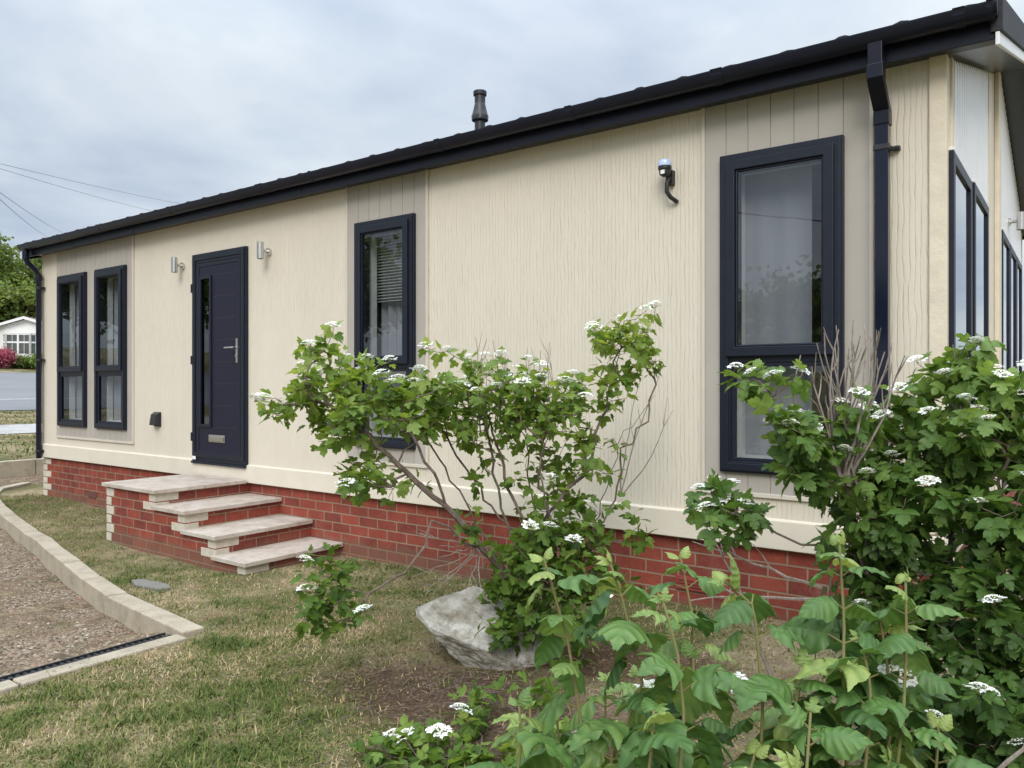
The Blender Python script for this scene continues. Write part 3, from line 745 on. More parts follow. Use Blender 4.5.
# round downpipe, left corner
lx = XL + .03
m_ = MB(); m_.tube([(lx, -.222, ZT + .04), (lx, -.222, ZT - .06), (lx, -.205, ZT - .11), (lx - .0, -.10, ZT - .21), (lx, -.065, ZT - .27), (lx, -.065, .52)], .034, 14)
dl = m_.build('downpipe', M['navy_gloss'], house, smooth=True)
m_ = MB(); m_.tube([(lx, -.222, ZT + .03), (lx, -.222, ZT - .07)], .041, 14); m_.build('socket', M['navy_gutter'], dl, smooth=True); m_ = MB(); m_.tube([(lx, -.065, ZT - .26), (lx, -.065, ZT - .34)], .040, 14); m_.build('socket', M['navy_gutter'], dl, smooth=True)
m_ = MB()
for z in (ZT - .45, 1.8, .6): m_ = MB(); m_.tube([(lx, -.065, z), (lx, -.065, z + .03)], .041, 14); m_.box(lx - .06, lx + .06, -.040, -.011, z, z + .03); m_.build('bracket', M['black'], dl, bevel=.002)
# flue on the roof
m_ = MB(); c_ = (-4.409, .9)
m_.lathe([(.048, 3.45), (.048, 3.87), (.075, 3.885), (.078, 3.925), (.072, 3.935), (.056, 4.00), (.050, 4.03), (.047, 4.035), (.047, 4.105), (.060, 4.112), (.062, 4.145), (.058, 4.15), (.02, 4.152)], 24, c_)
flue = m_.build('flue', plain('dark_flue', (.018, .018, .024), .4), roof, smooth=True)
m_ = MB()
for k in range(10):
    a = k * math.pi / 5; m_.box(-.006, .006, .043, .0485, 4.045, 4.095, Matrix.Translation((c_[0], c_[1], 0)) @ Matrix.Rotation(a, 4, 'Z'))
m_.build('flue', M['black'], roof)
# ---- front door
dx0, dx1, dz0, dz1 = DOOR
m_ = MB(); m_.ring(dx0, dx1, dz0, dz1, .085, -.035, .07, .075, .10); m_.ring(dx0 + .015, dx1 - .015, dz0 + .04, dz1 - .02, .05, -.045, -.0355)
door = m_.build('front_door', M['navy'], house, bevel=.004)
lx0, lx1, lz0, lz1 = dx0 + .0865, dx1 - .0865, dz0 + .077, dz1 - .102
gx0, gx1, gz0, gz1 = lx0 + .075, lx0 + .245, lz0 + .30, lz1 - .16
m_ = MB(); holed(m_, lx0, lx1, lz0, lz1, -.030, .02, [(gx0, gx1, gz0, gz1)])
n_ = 8
m2 = MB()
for k in range(n_):
    z = lz0 + .28 + (lz1 - lz0 - .42) * k / (n_ - 1)
    MB().box(gx1 + .06, lx1 - .05, -.0315, -.0302, z, z + .007).build('groove', M['black'], door)
leaf = m_.build('door_leaf', M['door'], door)
m_ = MB(); m_.ring(lx0 + .002, lx1 - .002, lz0 + .002, lz1 - .002, .035, -.036, -.0305); m_.ring(gx0 - .022, gx1 + .022, gz0 - .022, gz1 + .022, .03, -.044, -.0307); m_.build('moulding', M['navy'], door, bevel=.004)
m_ = MB(); m_.face((gx0, -.02, gz0), (gx1, -.02, gz0), (gx1, -.02, gz1), (gx0, -.02, gz1)); m_.build('door_glass', M['glass_dark'], door)
m_ = MB(); hx = lx1 - .055; hz = dz0 + 1.13
m_.box(hx - .015, hx + .015, -.040, -.0303, hz - .12, hz + .12); m_.tube([(hx, -.040, hz + .03), (hx, -.085, hz + .03), (hx - .02, -.09, hz + .03), (hx - .13, -.09, hz + .03)], .009, 12); m_.tube([(hx, -.040, hz - .05), (hx, -.05, hz - .05)], .012, 12)
m_.build('handle', M['steel'], door, bevel=.003)
m_ = MB(); cxl = (lx0 + lx1) / 2 - .02; m_.box(cxl - .14, cxl + .14, -.0375, -.0303, lz0 + .13, lz0 + .205); m_.box(cxl - .125, cxl + .125, -.048, -.038, lz0 + .143, lz0 + .19); m_.build('letterbox', M['steel'], door, bevel=.004)
m_ = MB()
for z in (dz0 + .25, dz0 + 1.05, dz1 - .35): m_ = MB(); m_.tube([(dx0 + .006, -.046, z - .045), (dx0 + .006, -.046, z + .045)], .008, 12); m_.box(dx0 + .006, dx0 + .035, -.049, -.0355, z - .04, z + .04); m_.build('hinge', M['navy'], door, bevel=.002)
m_ = MB(); m_.box(dx0 - .0, dx1 + .0, -.05, .05, dz0 - .025, dz0 - .001); m_.build('threshold', M['navy'], door, bevel=.004)
m_ = MB(); m_.box(dx0 + .02, dx0 + .085, -.0455, -.0452, dz0 + .015, dz0 + .05); m_.build('sticker', M['white'], door)
# ---- wall lights by the door and on the gable
def wall_light(x, z, y=0, T=None):
    m = MB(); m.tube([(x, y - .03, z), (x, y, z)], .035, 20); m.tube([(x, y - .07, z), (x, y - .03, z)], .014, 12)
    b = m.build('wall_light', M['steel'], house, smooth=True, M=T)
    s = MB(); s.tube([(x, y - .105, z - .078), (x, y - .105, z + .078)], .032, 24); s.build('lamp_tube', M['steel'], b, smooth=True, M=T)
    l = MB(); l.tube([(x, y - .105, z + .0782), (x, y - .105, z + .080)], .026, 20); l.build('lens', M['black'], b, smooth=True, M=T); l = MB(); l.tube([(x, y - .105, z - .080), (x, y - .105, z - .0782)], .026, 20); l.build('lens', M['black'], b, smooth=True, M=T)
wall_light(-7.745, 2.76); wall_light(-6.256, 2.76)
wall_light(3.72, 2.96, -.02, MG)
# black socket cover
m_ = MB(); m_.box(-8.33, -8.19, -.018, -.0005, 1.03, 1.19); vb = m_.build('outside_socket', M['black'], house, bevel=.006)
m_ = MB(); n = 0; m_.v = [(-8.32, -.018, 1.05), (-8.20, -.018, 1.05), (-8.20, -.018, 1.185), (-8.32, -.018, 1.185), (-8.315, -.075, 1.045), (-8.205, -.075, 1.045), (-8.205, -.055, 1.165), (-8.315, -.055, 1.165)]
m_.f = [(4, 5, 6, 7), (0, 4, 7, 3), (5, 1, 2, 6), (3, 7, 6, 2), (0, 1, 5, 4)]; m_.build('hood', M['black'], vb, bevel=.004)
# security light/sensor: pale lens, black body, curved cable
m_ = MB(); sx = -2.118; m_.box(sx - .02, sx + .025, -.045, -.001, 2.76, 2.85); m_.tube([(sx, -.045, 2.845), (sx, -.09, 2.845)], .022, 14); m_.lathe([(.036, 2.838), (.042, 2.845), (.042, 2.862)], 20, (sx, -.10)); m_.lathe([(.018, 2.80), (.034, 2.812), (.036, 2.838)], 20, (sx, -.10))
sn = m_.build('security_sensor', M['black'], house, smooth=True)
m_ = MB(); m_.lathe([(.042, 2.8625), (.043, 2.880), (.038, 2.896), (.024, 2.906), (.006, 2.910)], 24, (sx, -.10)); m_.build('lens', M['lens'], sn, smooth=True)
m_ = MB(); m_.tube([(sx + .01, -.06, 2.80), (sx, -.07, 2.76), (sx + .0, -.07, 2.71), (sx + .018, -.05, 2.675), (sx + .045, -.012, 2.65)], .014, 12); m_.build('cable', M['black'], sn, smooth=True)
m_ = MB(); m_.box(sx - .010, sx + .016, -.1395, -.137, 2.808, 2.832); m_.build('plate', M['white'], sn)
rel(house)

# ------------------------------------------------------------------ brick steps
steps = empty('brick_steps', (-6.4, -.45, 0)); tag(steps, 'brick steps with pale stone treads and buff quoins up to the navy front door', 'steps')
YF = -.94; slab_t = .035
ST = [(-7.475, -6.60, .566), (-6.60, -6.13, .428), (-6.13, -5.68, .268), (-5.68, -5.27, .108)]
for k, (a, b, zt) in enumerate(ST):
    m_ = MB()
    a2 = a - .03 if k == 0 else a - .004 if False else a - .0
    x0 = a - .035 if k == 0 else a + .0
    m_.box(x0 if k == 0 else a - .022, (a + b) / 2 - .002 if k == 0 else b + .03, YF - .035, YF + (.9 if k == 0 else .45), zt - slab_t, zt)
    if k == 0:
        m_.box((a + b) / 2 + .002, b + .03, YF - .035, YF + .46, zt - slab_t, zt); m_.box((a + b) / 2 + .002, b + .03, YF + .464, YF + .9, zt - slab_t, zt)
    else: m_.box(a - .022, b + .03, YF + .454, YF + .96, zt - slab_t, zt)
    m_.build('tread', M['slab'], steps, bevel=.004)
    # body under this step: front face brick, riser faces
    m_ = MB(); m_.box(a if k == 0 else a - .012, b - .012, YF + .001, YP - .002, -.2, zt - slab_t - .001)
    m_.f = [f for i, f in enumerate(m_.f)]
    bo = m_.build('step_body', [M['brick'], M['brick_side']], steps)
    for p in bo.data.polygons:
        if abs(p.normal.x) > .5: p.material_index = 1
m_ = MB()
for k in range(8):                       # left front corner
    z = -.065 + .0845 * k; l = .20 if k % 2 else .10
    if z + .074 < ST[0][2] - slab_t + .01: MB().box(ST[0][0] - .004, ST[0][0] + (.085 if k % 2 else .13), YF - .003, YF + l, z, z + .074).build('quoin', M['quoin'], steps, bevel=.004)
for k, (a, b, zt) in enumerate(ST[:-0 or None]):
    top = zt - slab_t - .001; z = top; q = 0
    lo = ST[k + 1][2] if k < 3 else 0.0
    while z > lo - (.05 if k < 3 else .1) and q < 2:
        l = .22 if q % 2 == 0 else .13
        x0 = b - .012 - (.10 if q % 2 == 0 else .20)
        MB().box(x0, b - .008, YF - .003, YF + l, z - .074, z - .004).build('quoin', M['quoin'], steps, bevel=.004); z -= .078; q += 1
rel(steps)

# ------------------------------------------------------------------ vegetation tools
def leaf_tpl(T, S, lobes=True, teeth=0, cup=.12, droop=.25, pleat=0.0, fold=.3, vein=0):
    """leaf of unit length along +Y, upper side +Z; returns verts (n,3), quads"""
    if lobes: key = [(0, 0), (.14, -.08), (.32, -.04), (.44, .10), (.50, .26), (.62, .50), (.44, .47), (.30, .44), (.21, .47), (.27, .62), (.27, .74), (.15, .86), (0, 1.06)]
    else: key = [(0, 0), (.20, -.07), (.38, .02), (.48, .22), (.50, .40), (.42, .50), (.36, .62), (.28, .74), (.18, .86), (.08, .96), (0, 1.04)]
    key = np.array(key); s = np.linspace(0, len(key) - 1, T); i0 = np.minimum(s.astype(int), len(key) - 2); f = (s - i0)[:, None]
    o = key[i0] * (1 - f) + key[i0 + 1] * f
    if teeth:
        tt = (np.arange(T) % 2) * teeth; tt[0] = tt[-1] = 0
        cen = np.array([0, .45]); o = o + (o - cen) * tt[:, None] + np.array([0, 1]) * (tt * .5)[:, None]
    my = np.linspace(0, 1, T) ** 1.25; V = []
    for side in (1, -1):
        for k in range(T):
            for q in range(S + 1):
                g = q / S; x = o[k, 0] * g * side; y = my[k] * (1 - g) + o[k, 1] * g
                rr = abs(x)
                z = fold * rr - cup * rr * rr * 4 * .5 - droop * y * y - .25 * droop * rr
                if pleat: z += pleat * math.sin(k / (T - 1) * (vein or 26)) * g * (1 - .3 * g)
                V.append((x, y, z, math.sin(k / (T - 1) * vein) * g ** .6 if vein else 0.0))
    F = []; W = S + 1
    for sd in range(2):
        b = sd * T * W
        for k in range(T - 1):
            for q in range(S):
                a = b + k * W + q
                F.append((a, a + 1, a + 1 + W, a + W) if sd == 0 else (a, a + W, a + 1 + W, a + 1))
    return np.array(V), np.array(F)
def place(tpl, P, Y, Z, S, tone):
    """instances of the template: position, direction of the leaf axis, normal, size"""
    V, F = tpl; Y = Y / np.linalg.norm(Y, axis=1, keepdims=True)
    X = np.cross(Y, Z); X /= np.maximum(np.linalg.norm(X, axis=1, keepdims=True), 1e-6); Z = np.cross(X, Y)
    out = P[:, None, :] + S[:, None, None] * (V[None, :, 0:1] * X[:, None] + V[None, :, 1:2] * Y[:, None] + V[None, :, 2:3] * Z[:, None])
    n = len(P); m = len(V)
    FF = (F[None] + (np.arange(n) * m)[:, None, None]).reshape(-1, F.shape[1])
    return out.reshape(-1, 3), FF, np.clip(np.repeat(tone, m) + .13 * np.tile(V[:, 3], n), 0, 1)
class Plant:
    def __init__(s, root):
        s.p = [np.array(root, float)]; s.par = [-1]; s.fix = [0]
    def limb(s, pts, jit=.012):
        pts = [np.array(p, float) for p in pts]
        d = np.linalg.norm(np.array(s.p) - pts[0], axis=1); cur = int(d.argmin())
        for a, b in zip([s.p[cur]] + pts, pts):
            n = max(1, int(np.linalg.norm(b - a) / .06))
            for k in range(1, n + 1):
                q = a + (b - a) * k / n + rng.normal(0, jit * (k < n), 3)
                if np.linalg.norm(q - s.p[cur]) < .012: continue
                s.p.append(q); s.par.append(cur); cur = len(s.p) - 1
        return cur
    def grow(s, tips, lift=.35, jit=.012, rootd=.25, step=.05):
        tips = np.array(tips); base = np.array(s.p)
        order = np.argsort([np.linalg.norm(base - t, axis=1).min() for t in tips]); s.tips = []
        depth = np.zeros(len(s.p)); 
        P = list(s.p)
        for ti in order:
            t = tips[ti]; A = np.array(s.p); d = np.linalg.norm(A - t, axis=1)
            above = np.maximum(A[:, 2] - (t[2] - .02), 0); cost = d + above * 1.6
            cost = np.where(d < .03, 9, cost); c = int(cost.argmin())
            a = A[c]; L_ = np.linalg.norm(t - a); n = max(2, int(L_ / step))
            pd = a - A[s.par[c]] if s.par[c] >= 0 else np.array([0, 0, 1.0])
            pd = pd / max(np.linalg.norm(pd), 1e-6); m1 = a + (pd * .5 + (t - a) / max(L_, 1e-6) * .7) * L_ * .4 - np.array([0, 0, .0])
            m1 = m1 + np.array([0, 0, -lift * L_ * .15]); cur = c
            for k in range(1, n + 1):
                f = k / n; q = (1 - f) ** 2 * a + 2 * f * (1 - f) * m1 + f * f * t + rng.normal(0, jit * (k < n), 3)
                s.p.append(q); s.par.append(cur); cur = len(s.p) - 1
            s.tips.append(cur)
    def radii(s, r0, rmax, ex=.45):
        n = len(s.p); cnt = np.zeros(n); ch = np.zeros(n, int)
        for i in range(n):
            if s.par[i] >= 0: ch[s.par[i]] += 1
        cnt[ch == 0] = 1
        for i in range(n - 1, 0, -1): cnt[s.par[i]] += cnt[i]
        s.cnt = cnt; s.r = np.minimum(r0 * cnt ** ex, rmax)
    def mesh(s, name, mat, parent, seg=6):
        kids = [[] for _ in s.p]
        for i, p in enumerate(s.par):
            if p >= 0: kids[p].append(i)
        mb = MB(); stack = [(0, None)]
        stack = [(0, -1)]
        while stack:
            st, pr = stack.pop(); ch = [pr, st] if pr >= 0 else [st]; cur = st
            while kids[cur]:
                kk = sorted(kids[cur], key=lambda q: -s.cnt[q]); 
                for o in kk[1:]: stack.append((o, cur))
                cur = kk[0]; ch.append(cur)
            if len(ch) < 2: continue
            rr = [s.r[c] for c in ch]
            if pr >= 0: rr[0] = s.r[st]
            rr[-1] *= .6
            mb.tube([s.p[c] for c in ch], rr, seg, caps=False)
        return mb.build(name, mat, parent, smooth=True)
def blob_tips(blobs, dens=1.0, grow=1.0):
    out = []
    for x, y, z, rh, rv, n in blobs:
        n = int(n * dens); rh *= grow; rv *= grow
        d = rng.normal(0, 1, (n, 3)); d /= np.linalg.norm(d, axis=1, keepdims=True); d *= rng.uniform(.15, 1, (n, 1)) ** .5; d = d * .9 + rng.normal(0, .30, (n, 3))
        out.append(np.array([x, y, z]) + d * np.array([rh, rh, rv]))
    return np.concatenate(out)
def leaves_on(pl, pairs=3, gap=.045, size=(.055, .09), up=.6, droop=.25, tonef=None, spread=1.0):
    P = []; Y = []; Z = []; S = []
    for t in pl.tips:
        cur = t; chain = [t]
        while pl.par[cur] >= 0 and len(chain) < 12 and pl.cnt[pl.par[cur]] < 4: cur = pl.par[cur]; chain.append(cur)
        pts = np.array([pl.p[c] for c in chain])
        if len(pts) < 2: pts = np.array([pl.p[t], pl.p[pl.par[t]]])
        sl = np.concatenate([[0], np.cumsum(np.linalg.norm(np.diff(pts, axis=0), axis=1))])
        ang = rng.uniform(0, math.pi)
        for k in range(pairs):
            d = k * gap + rng.uniform(0, .01)
            if d > sl[-1]: break
            i = min(int(np.searchsorted(sl, d, 'right')) - 1, len(pts) - 2); f = (d - sl[i]) / max(sl[i + 1] - sl[i], 1e-6)
            q = pts[i] * (1 - f) + pts[i + 1] * f; ax = pts[i] - pts[i + 1]; ax = ax / max(np.linalg.norm(ax), 1e-6)
            e1 = np.cross(ax, [.01, .02, 1]); e1 /= max(np.linalg.norm(e1), 1e-6); e2 = np.cross(ax, e1)
            a = ang + k * math.pi / 2 + rng.normal(0, .3)
            for sgn in (1, -1):
                out_ = (math.cos(a) * e1 + math.sin(a) * e2) * sgn
                y = out_ * spread + ax * rng.uniform(.1, .6) + np.array([0, 0, rng.uniform(-.45, .25) - droop])
                y /= np.linalg.norm(y)
                P.append(q + y * rng.uniform(.012, .03)); Y.append(y)
                z = np.array([0, 0, up]) + out_ * rng.uniform(-.1, .35) + rng.normal(0, .30, 3); Z.append(z)
                S.append(rng.uniform(*size) * (.72 if k == 0 else 1.0))
    P, Y, Z, S = map(np.array, (P, Y, Z, S)); return P, Y, Z, S
def petioles(P, Y, S, rad):
    pass
def flower_tpl(seed):
    r = np.random.default_rng(seed); V = []; F = []; MI = []
    def quad(a, b, c, d, mi): n = len(V); V.extend([a, b, c, d]); F.append((n, n + 1, n + 2, n + 3)); MI.append(mi)
    n = r.integers(9, 12)
    for k in range(n):                       # showy outer florets of five petals
        a = 2 * math.pi * k / n + r.normal(0, .12); rad = .036 + r.normal(0, .003); c = np.array([rad * math.cos(a), rad * math.sin(a), -.004 + r.normal(0, .003)])
        tl = r.normal(0, .25, 2); ph = r.uniform(0, 6)
        for p in range(5):
            b = ph + p * 2 * math.pi / 5; d = np.array([math.cos(b), math.sin(b), tl[0] * math.cos(b) + tl[1] * math.sin(b)]); e = np.array([-math.sin(b), math.cos(b), 0])
            L_ = .0135 * r.uniform(.9, 1.15)
            quad(tuple(c + d * .001), tuple(c + d * L_ * .6 + e * L_ * .52 + [0, 0, .001]), tuple(c + d * L_ * 1.12 + [0, 0, -.001]), tuple(c + d * L_ * .6 - e * L_ * .52 + [0, 0, .001]), 0)
    for k in range(85):                      # small central buds
        rr = .031 * math.sqrt(r.random()); a = r.uniform(0, 6.283); h = .004 + .008 * (1 - (rr / .031) ** 2); c = np.array([rr * math.cos(a), rr * math.sin(a), h]); s = r.uniform(.0022, .0036)
        mi = 0 if r.random() < .65 else 1
        tp = c + [0, 0, s * 1.1]; bt = [c + [s, 0, 0], c + [0, s, 0], c + [-s, 0, 0], c + [0, -s, 0]]
        quad(tuple(tp), tuple(bt[0]), tuple(bt[1]), tuple(tp + [1e-5, 0, 0]), mi); quad(tuple(tp), tuple(bt[1]), tuple(bt[2]), tuple(tp + [1e-5, 0, 0]), mi)
        quad(tuple(tp), tuple(bt[2]), tuple(bt[3]), tuple(tp + [1e-5, 0, 0]), mi); quad(tuple(tp), tuple(bt[3]), tuple(bt[0]), tuple(tp + [1e-5, 0, 0]), mi)
    for k in range(9):                       # stalks gathering under the head
        a = k * .7; V0 = [(0, 0, -.028), (.0015, 0, -.028), (.024 * math.cos(a) + .001, .024 * math.sin(a), .003), (.024 * math.cos(a), .024 * math.sin(a), .003)]
        n0 = len(V); V.extend(V0); F.append((n0, n0 + 1, n0 + 2, n0 + 3)); MI.append(2)
    return np.array(V), np.array(F), np.array(MI)
FT = []
for k in range(4):
    V, F, MI = flower_tpl(20 + k); o = np_mesh('flower_head', V, F, [M['petal'], M['bud'], M['greenstem']], None, midx=MI, smooth=False); FT.append(o.data); bpy.data.objects.remove(o)
def flowers(parent, pts, scale=(.85, 1.25), tilt=.25):
    for p in pts:
        o = bpy.data.objects.new('flower_head', FT[random.randrange(4)]); C.objects.link(o); o.parent = parent
        o.location = Vector(p) - parent.location; s = random.uniform(*scale); o.scale = (s, s, s)
        o.rotation_euler = (random.gauss(0, tilt), random.gauss(0, tilt), random.uniform(0, 6.28))
def shift(thing, *obs):
    for o in obs: o.matrix_parent_inverse = Matrix.Translation(thing.location).inverted()
def top_tips(pl, n, mind=.07, zmin=-9):
    """upper outermost twig tips of the crown, spaced apart"""
    T = np.array([pl.p[t] for t in pl.tips]); sel = []
    cell = {}
    sc_ = []
    for i, t in enumerate(T):
        near = (np.linalg.norm(T[:, :2] - t[:2], axis=1) < .12); sc_.append((T[near, 2] > t[2] + .02).sum() + rng.uniform(0, 1.5))
    for i in np.argsort(sc_):
        if T[i, 2] < zmin: continue
        if all(np.linalg.norm(T[i] - T[j]) > mind for j in sel): sel.append(i)
        if len(sel) >= n: break
    return T[sel] + np.array([0, 0, .02])

# ------------------------------------------------------------------ middle shrub
mid = empty('flowering_shrub', (-2.27, -1.21, .05)); tag(mid, 'open branching guelder rose shrub with white flower heads in front of the cream wall', 'shrub')
pl = Plant((-2.27, -1.21, .02))
for l in [
 [(-2.34, -1.26, .27), (-2.42, -1.38, .54), (-2.47, -1.49, .67), (-2.58, -1.57, .83), (-2.67, -1.7, .97), (-2.75, -1.81, 1.1), (-2.82, -1.93, 1.25), (-2.98, -2.05, 1.4), (-3.08, -2.12, 1.55)],
 [(-2.47, -1.49, .67), (-2.54, -1.66, .79), (-2.58, -1.75, .83), (-2.57, -1.8, .72), (-2.61, -1.9, .6), (-2.75, -2.0, .50), (-2.84, -2.07, .52)],
 [(-2.34, -1.26, .27), (-2.4, -1.25, .57), (-2.55, -1.23, .87), (-2.59, -1.26, 1.15), (-2.6, -1.26, 1.38)],
 [(-2.27, -1.21, .03), (-2.24, -1.25, .39), (-2.29, -1.28, .7), (-2.18, -1.21, .9), (-2.11, -1.03, 1.05), (-2.06, -1.0, 1.31), (-2.0, -.95, 1.58), (-1.98, -.93, 1.68)],
 [(-2.27, -1.21, .03), (-2.19, -1.09, .36), (-2.13, -.98, .67), (-2.07, -.88, .98), (-2.04, -.85, 1.17), (-1.94, -.78, 1.33), (-1.88, -.73, 1.44)],
 [(-2.13, -.98, .67), (-2.05, -.86, .87), (-2.03, -.84, 1.09), (-1.9, -.75, 1.36), (-1.87, -.73, 1.61)],
 [(-2.42, -1.38, .54), (-2.65, -1.37, .83), (-2.81, -1.43, 1.09), (-2.9, -1.49, 1.31)],
 [(-2.24, -1.25, .39), (-2.13, -1.29, .72), (-2.21, -1.35, 1.07), (-2.17, -1.32, 1.32)],
 [(-2.75, -1.81, 1.1), (-2.70, -1.60, 1.30)], [(-2.58, -1.57, .83), (-2.66, -1.75, 1.18), (-2.74, -1.80, 1.36)],
 [(-2.27, -1.21, .03), (-2.07, -1.38, .25), (-2.03, -1.35, .39)],
 [(-2.27, -1.21, .03), (-2.36, -1.05, .5), (-2.42, -1.12, .9), (-2.40, -1.2, 1.25)], [(-2.27, -1.21, .03), (-2.15, -1.15, .5), (-2.32, -1.2, .95), (-2.30, -1.15, 1.35)], [(-2.34, -1.26, .27), (-2.48, -1.22, .7), (-2.70, -1.35, 1.05), (-2.78, -1.5, 1.35)], [(-2.29, -1.28, .7), (-2.45, -1.3, .95), (-2.52, -1.35, 1.3)]]: pl.limb(l)
dead_roots = list(range(len(pl.p)))
pl.grow(blob_tips([
   (-3.00, -2.06, 1.66, .11, .09, 10), (-3.04, -2.08, 1.48, .15, .10, 14), (-2.96, -1.97, 1.45, .22, .15, 24), (-2.81, -1.80, 1.42, .25, .16, 28),
   (-2.96, -1.97, 1.29, .17, .09, 8), (-2.75, -1.50, 1.44, .26, .17, 28), (-2.49, -1.31, 1.42, .26, .18, 28), (-2.28, -1.15, 1.42, .24, .18, 24),
   (-2.11, -1.03, 1.42, .19, .19, 15), (-2.23, -1.12, 1.12, .24, .17, 11), (-2.49, -1.31, 1.15, .29, .14, 9),
   (-1.98, -.93, 1.76, .18, .12, 20), (-1.90, -.87, 1.55, .11, .16, 8), (-2.88, -1.91, 1.10, .19, .11, 11), (-2.84, -1.94, 1.01, .20, .07, 8),
   (-2.86, -2.15, .53, .14, .18, 20), (-2.19, -1.34, .69, .19, .21, 20), (-2.10, -1.33, .43, .22, .22, 34), (-2.20, -1.48, .36, .14, .16, 14),
   (-2.10, -1.15, .80, .15, .15, 8), (-1.80, -1.05, .69, .18, .18, 4), (-2.65, -1.45, 1.30, .25, .16, 14), (-2.38, -1.2, 1.28, .25, .18, 16), (-2.9, -1.85, 1.33, .2, .14, 8), (-2.38, -1.35, .55, .22, .22, 12), (-2.2, -1.3, .9, .3, .2, 12), (-2.05, -1.2, .60, .25, .25, 12), (-2.5, -1.4, .85, .25, .2, 5), (-2.30, -1.44, .40, .15, .15, 10), (-2.26, -1.38, .56, .2, .2, 12), (-3.16, -2.18, 1.40, .12, .06, 8), (-2.6, -1.4, 1.5, .3, .12, 12)], 1.58, 1.10), lift=.3)
pl.radii(.0017, .030, .47)
pl.mesh('branches', M['bark'], mid, 6)
P, Y, Z, S = leaves_on(pl, 4, .040, (.034, .074), up=.75, droop=.15)
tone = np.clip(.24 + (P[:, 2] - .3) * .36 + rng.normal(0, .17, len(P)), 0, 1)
tl = leaf_tpl(14, 1, True, .07)
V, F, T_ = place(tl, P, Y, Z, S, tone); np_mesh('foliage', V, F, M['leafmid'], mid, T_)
shift(mid, *[o for o in C.objects if o.parent == mid])
flowers(mid, top_tips(pl, 66, .09), (.75, 1.05), .15)
def dead_twigs(name, mat, parent, roots, ends, r=.0035, forks=2):
    made = []
    for a, b in zip(roots, ends):
        mb = MB(); a = Vector(a); b = Vector(b); n = 7; pts = []
        side = Vector((random.gauss(0, 1), random.gauss(0, 1), 0)) * (b - a).length * .06
        for k in range(n + 1):
            f = k / n; pts.append(a.lerp(b, f) + side * math.sin(f * math.pi) + Vector([random.gauss(0, .004) for _ in range(3)]))
        mb.tube(pts, [r * (1.35 - .9 * k / n) for k in range(n + 1)], 5)
        for q in range(forks):
            i = random.randint(3, n - 1); d = (pts[i + 1 if i < n else n] - pts[i]).normalized(); sd = Vector((random.gauss(0, 1), random.gauss(0, 1), random.uniform(.2, 1))).normalized()
            e = pts[i] + (d + sd * .7).normalized() * random.uniform(.04, .12); mb.tube([pts[i], (pts[i] + e) / 2 + sd * .004, e], [r * .7, r * .5, r * .25], 5)
        made.append(mb.build(name, mat, parent, smooth=True))
    return made
rt = []; en = []
for k in range(16):
    x = random.uniform(-2.65, -2.25); y = -1.3 + (x + 2.45) * .6 + random.uniform(-.06, .06); rt.append((x, y, 1.25)); en.append((x + random.uniform(-.04, .04), y + random.uniform(-.03, .03), random.uniform(1.60, 1.74)))
for k in range(10):
    x = random.uniform(-2.75, -2.3); rt.append((-2.5, -1.45, .66)); en.append((x, -1.7 + random.uniform(-.25, .2), random.uniform(.45, .75)))
rt += [(-2.02, -.86, .9)] * 3; en += [(-1.82, -.70, 1.42), (-1.84, -.72, 1.58), (-1.93, -.8, 1.5)]
dt = dead_twigs('dead_twig', M['deadwood'], mid, rt, en, .003); shift(mid, *dt)

# ------------------------------------------------------------------ right shrub
rsh = empty('dense_shrub', (-.5, -1.4, .1)); tag(rsh, 'large dense dark green guelder rose shrub full of white flowers at the house corner', 'shrub')
pl = Plant((-.56, -1.40, .03))
for l in [
 [(-.58, -1.45, .34), (-.63, -1.55, .72), (-.66, -1.64, 1.02), (-.67, -1.71, 1.15)], [(-.67, -1.71, 1.15), (-.7, -1.73, 1.31), (-.74, -1.82, 1.43), (-.81, -1.87, 1.51)],
 [(-.63, -1.55, .72), (-.67, -1.58, .88), (-.84, -1.65, .91), (-.96, -1.68, .97), (-1.05, -1.74, 1.01), (-1.15, -1.77, 1.05)],
 [(-.56, -1.38, .03), (-.45, -1.42, .36), (-.43, -1.47, .73), (-.38, -1.49, 1.1), (-.35, -1.47, 1.38), (-.34, -1.46, 1.52)],
 [(-.56, -1.38, .03), (-.35, -1.47, .2), (-.27, -1.53, .44), (-.25, -1.64, .81), (-.22, -1.62, 1.13), (-.22, -1.62, 1.39)],
 [(-.43, -1.47, .73), (-.36, -1.36, .97), (-.45, -1.42, 1.16), (-.58, -1.52, 1.3)],
 [(-.66, -1.64, 1.02), (-.73, -1.62, .87), (-.77, -1.59, .63)]]: pl.limb(l)
